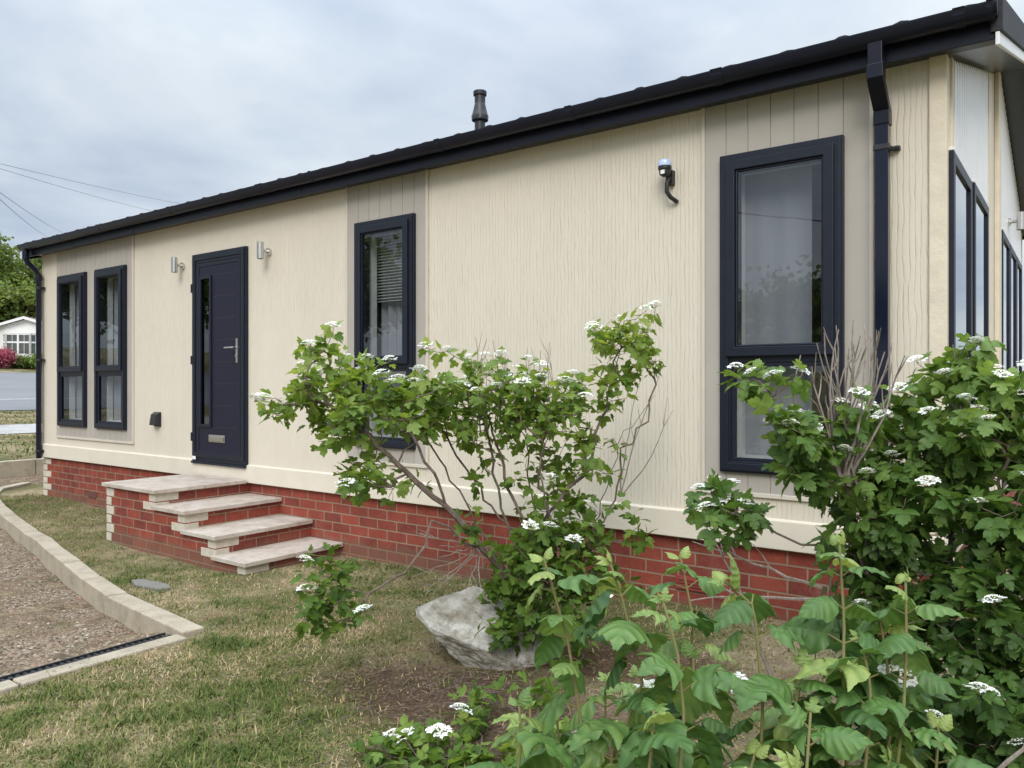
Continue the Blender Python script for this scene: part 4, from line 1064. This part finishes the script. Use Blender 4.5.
pl.grow(blob_tips([
   (-.90, -1.94, 1.51, .10, .04, 7), (-.82, -1.88, 1.42, .15, .10, 13), (-.70, -1.73, 1.27, .17, .12, 18), (-.82, -1.82, 1.24, .10, .07, 6), (-.67, -1.65, 1.40, .10, .07, 5),
   (-.47, -1.50, 1.46, .13, .10, 18), (-.32, -1.45, 1.55, .11, .08, 15), (-.21, -1.55, 1.48, .13, .10, 18), (-.41, -1.46, 1.34, .20, .12, 28), (-.20, -1.60, 1.29, .16, .15, 34),
   (-.59, -1.58, 1.20, .20, .12, 34), (-.61, -1.60, 1.02, .18, .14, 44), (-.41, -1.51, 1.06, .21, .17, 54), (-.19, -1.66, 1.01, .16, .19, 50), (-.60, -1.53, .76, .16, .18, 46),
   (-.37, -1.60, .74, .23, .20, 72), (-.19, -1.72, .65, .15, .22, 55), (-.39, -1.62, .44, .20, .20, 60), (-.20, -1.86, .41, .15, .15, 34), (-.52, -1.59, .26, .14, .17, 24),
   (-.05, -1.50, 1.13, .15, .39, 50), (-.05, -1.5, .6, .15, .4, 40), (-1.13, -1.74, 1.04, .12, .07, 12), (-1.02, -1.72, .99, .09, .06, 7), (-.72, -1.70, .60, .09, .14, 10)], .9, 1.10), lift=.2)
pl.radii(.0015, .020, .45)
pl.mesh('branches', M['bark'], rsh, 6)
P, Y, Z, S = leaves_on(pl, 4, .042, (.045, .082), up=.6, droop=.30)
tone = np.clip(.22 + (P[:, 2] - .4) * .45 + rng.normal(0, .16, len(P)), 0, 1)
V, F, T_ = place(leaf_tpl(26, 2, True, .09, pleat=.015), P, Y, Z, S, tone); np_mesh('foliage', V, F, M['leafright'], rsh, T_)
shift(rsh, *[o for o in C.objects if o.parent == rsh])
flowers(rsh, top_tips(pl, 84, .085, .3), (.55, .82), .18)
ends = [(-.79, -1.84, 1.60), (-.60, -1.66, 1.66), (-.52, -1.72, 1.62), (-.70, -1.72, 1.70), (-.74, -1.82, 1.64), (-.72, -1.8, 1.68), (-.68, -1.78, 1.69), (-.64, -1.75, 1.72), (-.62, -1.73, 1.67), (-.59, -1.71, 1.65), (-.55, -1.68, 1.61), (-.53, -1.66, 1.58), (-.5, -1.64, 1.6), (-.57, -1.7, 1.69), (-.61, -1.72, 1.7), (-.7, -1.79, 1.62), (-.66, -1.70, 1.63), (-.63, -1.78, 1.6), (-.76, -1.80, 1.56)]
d1 = dead_twigs('dead_twig', M['deadwood'], rsh, [(-.67 + random.gauss(0, .012), -1.71 + random.gauss(0, .012), 1.15) for _ in ends], ends, .0045, 2)
d2 = dead_twigs('dead_twig', M['deadwood'], rsh, [(-.36, -1.5, 1.3), (-.25, -1.55, 1.2), (-1.0, -1.5, .35), (-.78, -1.62, .75), (-.8, -1.6, .70)], [(-.35, -1.52, 1.62), (-.27, -1.5, 1.5), (-1.32, -1.45, .95), (-1.28, -1.60, .86), (-1.25, -1.72, .66)], .005, 3)
d3 = dead_twigs('dead_twig', M['deadwood'], rsh, [(-.30, -2.0, .3)], [(-.08, -1.95, .62)], .006, 2)
shift(rsh, *d1, *d2, *d3)

# ------------------------------------------------------------------ foreground shoots
SHOOT = [
 [(-.56, -3.30, .76), (-.58, -3.22, .90), (-.60, -3.18, .98)], [(-.40, -3.30, .74), (-.41, -3.22, .90), (-.40, -3.16, 1.0)], [(-.78, -3.52, .78), (-.80, -3.46, .86), (-.82, -3.44, .92)], [(-.34, -3.42, .80), (-.35, -3.38, .86), (-.36, -3.36, .91)], [(-.24, -3.05, .62), (-.22, -2.98, .76), (-.22, -2.94, .86)], [(-.90, -3.00, .5), (-.94, -2.92, .66), (-.96, -2.88, .76)],
 [(-.70, -3.40, .83), (-.78, -3.34, 1.02), (-.84, -3.33, 1.16)], [(-.66, -3.44, .80), (-.62, -3.35, .98), (-.67, -3.33, 1.11), (-.70, -3.32, 1.17)],
 [(-.51, -3.45, .86), (-.52, -3.40, .96), (-.55, -3.36, 1.05), (-.59, -3.33, 1.12)], [(-.62, -3.16, .76), (-.63, -3.11, 1.03), (-.67, -3.08, 1.14)],
 [(-.44, -3.28, .80), (-.45, -3.23, .95), (-.48, -3.19, 1.10), (-.53, -3.20, 1.14)], [(-.32, -3.19, .80), (-.34, -3.14, .98), (-.35, -3.09, 1.07), (-.37, -3.04, 1.20)],
 [(-.29, -3.23, .83), (-.29, -3.17, .94), (-.30, -3.12, .98), (-.32, -3.09, 1.04)], [(-.26, -3.15, .80), (-.25, -3.11, .93), (-.26, -3.02, 1.04), (-.27, -2.97, 1.13)],
 [(-.29, -3.10, .78), (-.28, -3.04, .89), (-.30, -2.99, 1.0), (-.32, -2.94, 1.04)], [(-.51, -3.58, .86), (-.52, -3.52, .94), (-.54, -3.47, .99)],
 [(-.91, -3.25, .60), (-.95, -3.22, .72), (-.98, -3.18, .79)], [(-.35, -3.34, .84), (-.36, -3.28, .91), (-.37, -3.23, .95)],
 [(-.62, -3.30, .70), (-.66, -3.22, .80), (-.70, -3.18, .88)], [(-.42, -3.12, .70), (-.44, -3.05, .82), (-.45, -3.02, .90)], [(-.75, -3.05, .60), (-.80, -2.98, .74), (-.84, -2.95, .82)],
 [(-.60, -3.50, .70), (-.63, -3.45, .82), (-.64, -3.42, .90)], [(-.74, -3.40, .62), (-.80, -3.33, .76), (-.83, -3.30, .84)], [(-.45, -3.42, .72), (-.44, -3.36, .84), (-.43, -3.33, .90)], [(-.30, -3.30, .66), (-.27, -3.22, .78), (-.26, -3.18, .88)], [(-.40, -3.50, .74), (-.42, -3.46, .84), (-.42, -3.44, .90)], [(-.98, -3.10, .40), (-1.02, -3.02, .56), (-1.05, -3.0, .66)]]
fg = empty('young_shrub', (-.45, -3.15, .1)); tag(fg, 'leafy young shrub of upright green shoots with large drooping leaves closest to the viewer', 'shrub')
mb = MB(); P = []; Y = []; Z = []; S = []; TN = []; small = []
for si, sh in enumerate(SHOOT):
    top = Vector(sh[-1]); b0 = Vector((-.47 + (sh[0][0] + .47) * .5 + random.uniform(-.03, .03), -3.12 + (sh[0][1] + 3.12) * .4, .08))
    pts = [b0, b0.lerp(Vector(sh[0]), .5) + Vector((random.gauss(0, .01), random.gauss(0, .01), 0))] + [Vector(p) for p in sh]
    Q = resample([tuple(p) for p in pts], .03); n = len(Q)
    mb.tube(Q, [.0052 - .0030 * k / n for k in range(n)], 8)
    d = .012; L_ = sum((a - b).length for a, b in zip(Q, Q[1:])); k = 0; a0 = random.uniform(0, 3)
    while d < min(L_ - .1, .62):
        i = max(1, n - 1 - int(d / .03)); q = Q[i]; ax = (Q[min(i + 1, n - 1)] - Q[i - 1]).normalized()
        e1 = ax.orthogonal().normalized(); e2 = ax.cross(e1); a = a0 + k * math.pi / 2 + random.gauss(0, .25)
        for sg in (1, -1):
            o_ = (e1 * math.cos(a) + e2 * math.sin(a)) * sg
            young = k == 0; yng = k <= 1
            y_ = (o_ * (.5 if young else 1.0) + ax * (1.1 if young else .35) + Vector((0, 0, -.0 if yng else random.uniform(-.75, -.1)))).normalized()
            sz = random.uniform(.022, .032) if young else random.uniform(.04, .06) if k == 1 else random.uniform(.05, .108)
            pet = .004 if young else .015 if k == 1 else .03
            P.append(tuple(q + (o_ * .8 + ax * .4).normalized() * pet)); mb.tube([q, q + (o_ * .8 + ax * .4).normalized() * pet], [.0018, .0014], 6)
            Y.append(tuple(y_)); zz = Vector((0, 0, .8)) + o_ * random.uniform(.0, .5) + Vector([random.gauss(0, .22) for _ in range(3)]); Z.append(tuple(zz)); S.append(sz)
            TN.append(min(1, max(0, (.92 if young else .70 if k == 1 else .42) + random.gauss(0, .24))))
        d += .022 if k == 0 else .04 if k == 1 else random.uniform(.045, .075); k += 1
mb.build('stems', M['greenstem'], fg, smooth=True)
P, Y, Z, S, TN = map(np.array, (P, Y, Z, S, TN)); half = rng.random(len(P)) < .5
parts = []; off = 0
for sel, tp in ((half, leaf_tpl(64, 5, True, .025, cup=.5, droop=.45, pleat=.034, fold=.38, vein=38)), (~half, leaf_tpl(64, 5, False, .025, cup=.8, droop=.65, pleat=.036, fold=.28, vein=38))):
    v, f, t = place(tp, P[sel], Y[sel], Z[sel], S[sel], TN[sel]); parts.append((v, f + off, t)); off += len(v)
np_mesh('foliage', np.concatenate([p[0] for p in parts]), np.concatenate([p[1] for p in parts]), M['leaffg'], fg, np.concatenate([p[2] for p in parts]))
shift(fg, *[o for o in C.objects if o.parent == fg])
flowers(fg, [(-.556, -3.115, .925), (-.67, -3.20, .915), (-.28, -2.98, .96)], (.55, .9), .15)

# ------------------------------------------------------------------ low sprawling shrub by the rock
low = empty('sprawling_shrub', (-1.85, -2.35, .05)); tag(low, 'low sprawling shrub with few white flower heads on bare soil before the rock', 'shrub')
pl = Plant((-1.75, -2.25, .06))
for l in [[(-1.85, -2.38, .12), (-1.98, -2.50, .16)], [(-1.72, -2.15, .18), (-1.70, -2.05, .28)], [(-1.62, -2.3, .16), (-1.5, -2.35, .22)], [(-1.9, -2.2, .12), (-2.05, -2.1, .2)]]: pl.limb(l)
pl.grow(blob_tips([(-2.05, -2.48, .12, .15, .05, 12), (-1.9, -2.42, .15, .18, .06, 16), (-1.7, -2.3, .15, .2, .07, 16), (-1.98, -2.15, .18, .18, .08, 12), (-1.68, -2.1, .25, .14, .1, 10), (-1.45, -2.35, .2, .15, .1, 12)]), lift=.1)
pl.radii(.0016, .008, .4); pl.mesh('branches', M['bark'], low, 5)
P, Y, Z, S = leaves_on(pl, 3, .04, (.045, .075), up=1.0, droop=.0)
V, F, T_ = place(leaf_tpl(16, 1, True, .08), P, Y, Z, S, np.clip(rng.normal(.45, .2, len(P)), 0, 1)); np_mesh('foliage', V, F, M['leafmid'], low, T_)
shift(low, *[o for o in C.objects if o.parent == low])
flowers(low, [(-2.10, -2.43, .16), (-1.93, -2.42, .22), (-2.2, -2.38, .12), (-1.99, -2.22, .22)], (.85, 1.15), .3)

# ------------------------------------------------------------------ rock, litter, small stones
def rock(name, loc, size, seed, label, sub=6, rotz=0, tilt=0):
    import bmesh
    bm = bmesh.new(); bmesh.ops.create_icosphere(bm, subdivisions=sub, radius=1)
    off = Vector((seed * 3.1, seed * 1.7, 0)); rr = random.Random(int(seed * 10)); cuts = [(Vector((rr.gauss(0, 1), rr.gauss(0, 1), rr.gauss(0, .7))).normalized(), rr.uniform(.66, .9)) for _ in range(14)]
    for v in bm.verts:
        n = v.co.normalized(); d = 1 + .28 * mnoise.noise(n * 1.3 + off) + .10 * mnoise.noise(n * 3.5 + off) + .035 * mnoise.noise(n * 10 + off)
        c = n * d
        for pn, pd in ((Vector((-.12, -.50, .86)).normalized(), .46), (Vector((-.55, -.30, -.72)).normalized(), .34), (Vector((-.05, -.86, -.45)).normalized(), .46), (Vector((.5, -.6, .6)).normalized(), .60), (Vector((.1, .7, .6)).normalized(), .62), (Vector((.9, -.1, .4)).normalized(), .74)):
            s = c.dot(pn)
            if s > pd: c = c - pn * (s - pd) * .95
        for pn, pd in cuts:
            s = c.dot(pn)
            if s > pd: c = c - pn * (s - pd) * .9
        c += n * .04 * abs(mnoise.noise(c * 4 + off)) + n * .016 * mnoise.noise(c * 13 + off) + n * .012 * mnoise.noise(c * 34 + off)
        c += n * .02 * mnoise.noise(Vector((n.x * 4, n.y * 4, n.z * 26)) + off)
        v.co = Vector((c.x * size[0], c.y * size[1], c.z * size[2]))
    me = bpy.data.meshes.new(name); bm.to_mesh(me); bm.free(); me.materials.append(M['rock'])
    me.polygons.foreach_set('use_smooth', [True] * len(me.polygons))
    o = bpy.data.objects.new(name, me); C.objects.link(o); o.location = loc; o.rotation_euler = (tilt, .20, rotz); tag(o, label, 'rock'); return o
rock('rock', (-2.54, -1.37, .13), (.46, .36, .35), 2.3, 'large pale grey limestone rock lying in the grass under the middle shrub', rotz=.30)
# grass blades
def scatter_blades(n, xr, yr, hgt, wid, dens):
    x = rng.uniform(*xr, n); y = rng.uniform(*yr, n); keep = ~inside(x, y, DRIVE) & ~((x > -7.55) & (x < -5.2) & (y > -1.0)) & (rng.random(n) < dens(x, y))
    x, y = x[keep], y[keep]; return x, y
def f2(x, y, s, ox=0):
    return .5 + .25 * np.sin(x * s + 1.3 * np.sin(y * s * .7 + ox) + ox) + .25 * np.sin(y * s * 1.3 + 1.7 * np.sin(x * s * .9 + ox * 2) + 2 * ox)
def fmix(x, y): return (f2(x, y, 1.6, .4) * .25 + f2(x, y, 4.3, 1.9) * .25 + f2(x, y, 11.0, 5.1) * .25 + f2(x, y, 27.0, 3.3) * .25)
def bare(x, y):      # bare soil near the rock and under the shrubs
    d = np.exp(-(((x + 2.1) / .75) ** 2 + ((y + 1.85) / .5) ** 2)) + np.exp(-(((x + 1.5) / .6) ** 2 + ((y + 2.4) / .6) ** 2)) + .7 * np.exp(-(((x + 2.9) / .5) ** 2 + ((y + 1.1) / .25) ** 2))
    d = d + .9 * np.exp(-(((x + 2.0) / 1.0) ** 2 + ((y + 1.15) / .35) ** 2)) + .8 * np.exp(-(((x + 2.55) / .5) ** 2 + ((y + 1.85) / .35) ** 2))
    return np.clip(d, 0, 1)
XS = []; YS = []
for n, xr, yr in ((120000, (-6, -1.2), (-4.3, 0)), (70000, (-4.2, -1.6), (-3.9, -1.2)), (38000, (-11.3, -6), (-2, 0)), (26000, (-1.2, 1.2), (-3, 0)), (9000, (-16.9, -13.4), (-3, 8)), (12000, (-22.4, -19), (-3, 14))):
    a, b = scatter_blades(n, xr, yr, 0, 0, lambda x, y: np.clip(.35 + 1.3 * (fmix(x, y) - .3), .12, 1) * (1 - .95 * bare(x, y) ** .8))
    XS.append(a); YS.append(b)
x = np.concatenate(XS); y = np.concatenate(YS); n = len(x)
fld = fmix(x, y); far = x < -13
tone = np.clip(1.25 - 1.62 * fld + rng.normal(0, .24, n) + .15 * bare(x, y), 0, 1)
wd = np.exp(-(((x + 4.68) / .16) ** 2 + ((y + 1.47) / .13) ** 2)) + np.exp(-(((x + 3.95) / .26) ** 2 + ((y + 2.02) / .13) ** 2)) + np.exp(-(((x + 4.3) / .10) ** 2 + ((y + 1.75) / .10) ** 2))
tone = np.clip(tone - .9 * wd, 0, 1)
h = (1 + 1.2 * wd) * rng.uniform(.008, .024, n) * (1 + 1.0 * (fld > .60) * rng.random(n)); h = np.where(far, h * 2.0, h)
flat = rng.random(n) < .5
ang = rng.uniform(0, 6.283, n); lean = np.where(flat, rng.uniform(1.4, 3.4, n), rng.uniform(.4, 1.6, n))
zg = ground_z(x, y); w = np.where(far, .012, .0026) * rng.uniform(.7, 1.4, n)
dx, dy = np.cos(ang), np.sin(ang); h2 = np.where(flat, h * .35, h)
B0 = np.stack([x - dy * w, y + dx * w, zg - .003], -1); B1 = np.stack([x + dy * w, y - dx * w, zg - .003], -1)
M1 = np.stack([x + dx * h2 * lean * .45 + dy * w * .7, y + dy * h2 * lean * .45 - dx * w * .7, zg + h2 * .6], -1); M0 = M1 - np.stack([dy * w * 1.4, -dx * w * 1.4, 0 * x], -1)
T1 = np.stack([x + dx * h * lean, y + dy * h * lean, zg + h2 * np.where(flat, .7, 1.0)], -1)
V = np.stack([B0, B1, M1, M0, T1], 1).reshape(-1, 3); k = np.arange(n)[:, None] * 5
F = np.concatenate([np.concatenate([k, k + 1, k + 2], 1), np.concatenate([k, k + 2, k + 3], 1), np.concatenate([k + 3, k + 2, k + 4], 1)])
tag(np_mesh('grass', V, F, M['grass'], None, np.repeat(tone, 5), smooth=False), 'short patchy green and straw coloured grass of the lawn', 'grass', kind='stuff')
# pebbles of the gravel
def pebbles(n, xr, yr, smin, smax, zf, sel, name, label, cat='gravel', pmat=None):
    ph = (1 + 5 ** .5) / 2; base = np.array([(1, 0, 0), (-1, 0, 0), (0, 1, 0), (0, -1, 0), (0, 0, 1), (0, 0, -1)], float)
    bf = np.array([(0, 2, 4), (2, 1, 4), (1, 3, 4), (3, 0, 4), (2, 0, 5), (1, 2, 5), (3, 1, 5), (0, 3, 5)])
    x = rng.uniform(*xr, n); y = rng.uniform(*yr, n); k = sel(x, y); x, y = x[k], y[k]; n = len(x)
    s = smin + (smax - smin) * rng.random(n) ** 3
    P = base[None] * rng.uniform(.6, 1.25, (n, 6, 1)) * s[:, None, None] * np.stack([rng.uniform(.8, 1.4, n), rng.uniform(.7, 1.1, n), rng.uniform(.4, .75, n)], -1)[:, None]
    a = rng.uniform(0, 6.28, n); ca, sa = np.cos(a)[:, None], np.sin(a)[:, None]
    X = P[..., 0] * ca - P[..., 1] * sa + x[:, None]; Y_ = P[..., 0] * sa + P[..., 1] * ca + y[:, None]; Z_ = P[..., 2] + zf(x, y)[:, None] + s[:, None] * .15
    V = np.stack([X, Y_, Z_], -1).reshape(-1, 3); F = (bf[None] + (np.arange(n) * 6)[:, None, None]).reshape(-1, 3)
    return tag(np_mesh(name, V, F, pmat or M['pebble'], None, np.repeat(rng.random(n), 6), smooth=False), label, cat, kind='stuff')
pebbles(60000, (-13.1, -4.4), (-4.2, 1.5), .003, .017, gravel_z, lambda x, y: inside(x, y, DRIVE) & (rng.random(len(x)) < np.clip(2.2 * f2(x, y, 2.7, 2.2) - .55, .12, 1)), 'gravel', 'loose brown and grey gravel stones on the drive')
pebbles(260, (-13.1, -4.5), (-4.2, 1.5), .018, .05, gravel_z, lambda x, y: inside(x, y, DRIVE), 'rubble', 'larger stones and red brick chips lying on the gravel drive')
pebbles(9000, (-4.2, -.6), (-3.4, -.9), .003, .016, ground_z, lambda x, y: rng.random(len(x)) < bare(x, y) ** 2 * .9 + .03, 'soil_crumbs', 'small clods and stones on bare soil beside the rock', 'soil', M['crumb'])
# twiggy litter on the soil around the rock
mb = MB()
for k in range(420):
    x = random.gauss(-1.95, .55); y = random.gauss(-1.95, .35); a = random.uniform(0, 6.28); l = random.uniform(.03, .16); z = float(ground_z(x, y)) + random.uniform(.004, .03)
    p0 = Vector((x, y, z)); p1 = p0 + Vector((math.cos(a) * l, math.sin(a) * l, random.uniform(-.01, .02))); mb.tube([p0, (p0 + p1) / 2 + Vector((0, 0, random.uniform(0, .02))), p1], [.0018, .0015, .0008], 4)
tag(mb.build('twig_litter', M['bark'], smooth=True), 'dry brown twigs littering the soil round the rock', 'twigs', kind='stuff')
mb = MB()
for k in range(1500):
    x = random.gauss(-6.8, 1.8); y = random.gauss(-2.3, .7)
    if not bool(inside(np.array([x]), np.array([y]), DRIVE)[0]): continue
    a = random.uniform(0, 6.28); l = random.uniform(.02, .07); z = float(gravel_z(x, y)) + .008; p0 = Vector((x, y, z)); p1 = p0 + Vector((math.cos(a) * l, math.sin(a) * l, .004)); mb.tube([p0, p1], [.0016, .0008], 3)
tag(mb.build('straw_litter', M['deadwood'], smooth=True), 'dry straw scattered over the gravel', 'straw', kind='stuff')
mb = MB(); mb.tube([(-1.62, -2.48, .14), (-1.55, -2.3, .20), (-1.48, -2.12, .24), (-1.3, -1.98, .2), (-1.12, -1.95, .17)], [.006, .006, .005, .004, .003], 7); mb.tube([(-1.52, -2.22, .21), (-1.58, -2.06, .13)], [.004, .002], 6)
tag(mb.build('fallen_branch', M['deadwood'], smooth=True), 'bare grey branch lying across the soil right of the low flowers', 'branch')

# ------------------------------------------------------------------ neighbouring bungalow
nb = empty('bungalow', (-50.6, 15.3, 2.3)); tag(nb, 'distant white bungalow with a bay window and low brown roof across the road', 'house')
NM = Matrix.Translation((-50.56, 15.25, 0)) @ Matrix.Rotation(math.atan2(.595, .804) + .15, 4, 'Z')    # local -Y faces the viewer
NZ = 2.55
m_ = MB(); m_.box(-3.2, 3.2, 0, 8, NZ + .45, 4.35); m_.face((-3.2, 0, 4.35), (3.2, 0, 4.35), (0, 0, 5.35)); m_.build('wall', plain('white_pebbledash', (.74, .74, .70), .9, .05, 8), nb, M=NM)
m_ = MB(); m_.box(-3.18, 3.18, .02, 7.98, NZ - .6, NZ + .45); m_.build('brick_base', M['brick'], nb, M=NM)
m_ = MB()
for s_ in (-1, 1):
    m_.face((0, -.3, 5.50), (s_ * 3.5, -.3, 4.36), (s_ * 3.5, 8.3, 4.36), (0, 8.3, 5.50)); m_.face((0, -.3, 5.42), (0, 8.3, 5.42), (s_ * 3.5, 8.3, 4.28), (s_ * 3.5, -.3, 4.28))
rf = m_.build('roof', plain('brown_roof_tile', (.16, .11, .09), .85, .3, 4), nb, M=NM)
m_ = MB()
for s_ in (-1, 1):
    v = [(0, -.33, 5.50), (s_ * 3.52, -.33, 4.36), (s_ * 3.52, -.33, 4.20), (0, -.33, 5.34)]; m_.face(*v); m_.face(*[(a, b + .04, c) for a, b, c in reversed(v)])
m_.build('bargeboard', M['white'], nb, M=NM)
m_ = MB(); m_.box(.0, .5, 3, 3.5, 5.2, 6.25); m_.build('chimney', plain('chimney_render', (.42, .33, .29), .9), rf, M=NM)
m_ = MB()   # bay window
bayp = [(-1.25, .0), (-.85, -.5), (.45, -.5), (.85, .0)]
for (a, b) in zip(bayp, bayp[1:]):
    A = Vector((*a, 0)); B = Vector((*b, 0)); n = 2 if a[0] < -.8 or a[0] > .4 else 3
    n = {0: 1, 1: 2, 2: 1}[bayp.index(a)]
    for z in (3.23, 3.95, 4.43): 
        t_ = (B - A).normalized(); nn = Vector((t_.y, -t_.x, 0)) * .04
        m_.face((A.x + nn.x, A.y + nn.y, z - .05), (B.x + nn.x, B.y + nn.y, z - .05), (B.x + nn.x, B.y + nn.y, z + .05), (A.x + nn.x, A.y + nn.y, z + .05))
    for k in range(n + 1):
        p = A.lerp(B, k / n); m_.box(p.x - .05, p.x + .05, p.y - .06, p.y + .04, 3.2, 4.45)
    for k in range(n * 2 + 1):
        p = A.lerp(B, k / n / 2); m_.box(p.x - .010, p.x + .010, p.y - .03, p.y + .0, 3.2, 4.45)
bw = m_.build('window', M['white'], nb, M=NM)
m_ = MB()
for (a, b) in zip(bayp, bayp[1:]): m_.face((*a, 3.2), (*b, 3.2), (*b, 4.45), (*a, 4.45))
m_.build('pane', plain('far_window_glass', (.10, .11, .10), .15), bw, M=NM)
m_ = MB(); m_.prism([(-1.3, .0), (-.88, -.56), (.48, -.56), (.9, .0)], 4.45, 4.52); m_.prism([(-1.3, .0), (-.88, -.54), (.48, -.54), (.9, .0)], NZ, 3.19); m_.build('bay', M['white'], nb, M=NM)
shift(nb, *[o for o in C.objects if o.parent == nb])

# ------------------------------------------------------------------ trees and far shrubs
tree_leaf = leaf_tpl(5, 1, False, 0, droop=.2)
def crown_mesh(seed, blobs, nleaf, size, mat, sub=110):
    r = np.random.default_rng(seed); P = []; 
    w = np.array([b[3] ** 2 for b in blobs]); w /= w.sum()
    cl = []
    for b, ww in zip(blobs, w):
        m = max(3, int(sub * ww)); d = r.normal(0, 1, (m, 3)); d /= np.linalg.norm(d, axis=1, keepdims=True)
        cl.append(np.array(b[:3]) + d * np.array([b[3], b[3], b[4]]) * r.uniform(.55, 1.0, (m, 1)))
    cl = np.concatenate(cl); k = r.integers(0, len(cl), nleaf); cs = r.uniform(.22, .55, len(cl)) * size * 5.5; ct = r.uniform(.2, .75, len(cl))
    P = cl[k] + r.normal(0, 1, (nleaf, 3)) * cs[k][:, None] * np.array([1, 1, .7]); Y = r.normal(0, 1, (nleaf, 3)); Z = r.normal(0, .6, (nleaf, 3)) + [0, 0, .8]
    return place(tree_leaf, P, Y, Z, r.uniform(.7, 1.3, nleaf) * size, np.clip(ct[k] + r.normal(0, .12, nleaf), 0, 1)), cl
def tree(loc, h, w, seed, label, nleaf=14000, size=.28, mat='leaftree', name='tree', sub=110, group=None, thin=1.0):
    t = empty(name, loc); r = random.Random(seed)
    blobs = [(r.uniform(-.45, .45) * w, r.uniform(-.45, .45) * w, h * r.uniform(.42, .84), w * r.uniform(.28, .42), h * r.uniform(.12, .17)) for _ in range(9)] + [(0, 0, h * .80, w * .4, h * .18)]
    (V, F, T_), cl = crown_mesh(seed, blobs, nleaf, size, mat, sub)
    np_mesh('crown', V, F, M[mat], t, T_, smooth=False)
    p = Plant((0, 0, -.3)); p.limb([(0, 0, h * .25), (r.uniform(-.2, .2), r.uniform(-.2, .2), h * .5), (0, 0, h * .72)], .05)
    p.grow(cl[::2], lift=.1, jit=.05, step=.8); p.radii(.03, h * .028, .42); p.mesh('trunk', M['bark'], t, 6)
    return tag(t, label, 'tree', group)
tree((-74, 20.5, 3.4), 10.8, 6.5, 1, 'broad green tree rising left of the bungalow roof', 20000, .26)
tree((-70.5, 25.0, 3.4), 9.6, 5.5, 2, 'lighter green tree rising behind the bungalow beside the black downpipe', 16000, .24)
tree((-82, 15, 3.6), 12.5, 7.5, 3, 'tall open tree farther back behind the broad green tree', 11000, .26)
tree((-62, 19.5, 3.0), 5.6, 4.8, 4, 'low dark bushy tree directly behind the bungalow roof', 14000, .24)
tree((-64, 14.5, 3.0), 6.5, 5.0, 14, 'low dark green tree at the left edge behind the bungalow', 14000, .24)
for k, (x, y, h_, s_) in enumerate([(-46, -16, 10, 5), (-54, -26, 11, 6), (-38, -30, 10, 5), (-62, -8, 11, 6), (-58, 2, 10, 6)]):
    tree((x, y, float(min(ground_z(x, y), 3))), h_, s_, s_, ['rounded green tree across the road, reflected in the left windows', 'tall green tree beyond the road verge out to the left', 'green tree standing left behind the viewer, mirrored in the left panes', 'dense green tree far up the road at the left', 'wide green tree on the far road verge left of the bungalow'][k], 7000, .34) if False else tree((x, y, float(min(ground_z(x, y), 3))), h_, s_, 30 + k, ['rounded green tree across the road, reflected in the left windows', 'tall green tree beyond the road verge out to the left', 'green tree standing left behind the viewer, mirrored in the left panes', 'dense green tree far up the road at the left', 'wide green tree on the far road verge left of the bungalow'][k], 7000, .34)
tree((-16, -26, 0), 9, 5, 51, 'thin half bare tree behind the viewer mirrored in the middle window', 2600, .22)
tree((-8, -24, 0), 5.5, 4.5, 52, 'rounded green tree behind the viewer mirrored in the large window', 9000, .2)
def bushy(loc, r_, hgt, seed, mat, label, cat='shrub', name='garden_shrub', n=2600, size=.09):
    t = empty(name, loc); blobs = [(random.uniform(-.4, .4) * r_, random.uniform(-.4, .4) * r_, hgt * random.uniform(.4, .7), r_ * .6, hgt * .32) for _ in range(5)]
    (V, F, T_), cl = crown_mesh(seed, blobs, n, size, mat, 50); np_mesh('foliage', V, F, M[mat], t, T_, smooth=False)
    p = Plant((0, 0, -.1)); p.limb([(0, 0, hgt * .3)], .01); p.grow(cl[::3], lift=.1, jit=.02, step=.2); p.radii(.012, .05, .4); p.mesh('stems', M['bark'], t, 5); tag(t, label, cat)
bushy((-48.9, 15.6, 2.4), .75, .75, 61, 'leafmid', 'small yellow green shrub at the foot of the distant bungalow')
bushy((-49.9, 13.5, 2.4), .9, 1.1, 62, 'leafpink', 'pink flowering shrub at the left edge in front of the bungalow', name='pink_shrub')
bushy((-50.0, 14.6, 2.4), .6, .55, 63, 'leaftree', 'low dark shrub between the pink shrub and the bay window base')
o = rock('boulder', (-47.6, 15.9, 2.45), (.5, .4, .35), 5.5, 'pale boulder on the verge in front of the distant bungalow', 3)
# ------------------------------------------------------------------ overhead cables
for a, b, lab in (((-28.15, 5.7, 8.64), (-42.74, 19.79, 12.04), 'uppermost thin overhead cable crossing the sky at the left'), ((-28.15, 5.7, 8.48), (-44.0, 18.86, 11.63), 'second overhead cable just below the uppermost one'),
                  ((-22.52, 3.65, 6.47), (-47.97, 15.93, 10.36), 'steep lower overhead cable nearer the gutter'), ((-22.52, 3.65, 6.29), (-48.72, 15.37, 10.18), 'lowest steep overhead cable just above the trees')):
    A, B = Vector(a), Vector(b); d = B - A; A2 = A - d * .9; B2 = B + d * .5; pts = [A2.lerp(B2, k / 24) - Vector((0, 0, .25 * math.sin(k / 24 * math.pi) - .20)) for k in range(25)]
    m_ = MB(); m_.tube(pts, .009, 6); tag(m_.build('overhead_cable', M['cable'], smooth=True), lab, 'cable', 'overhead cables in the sky')
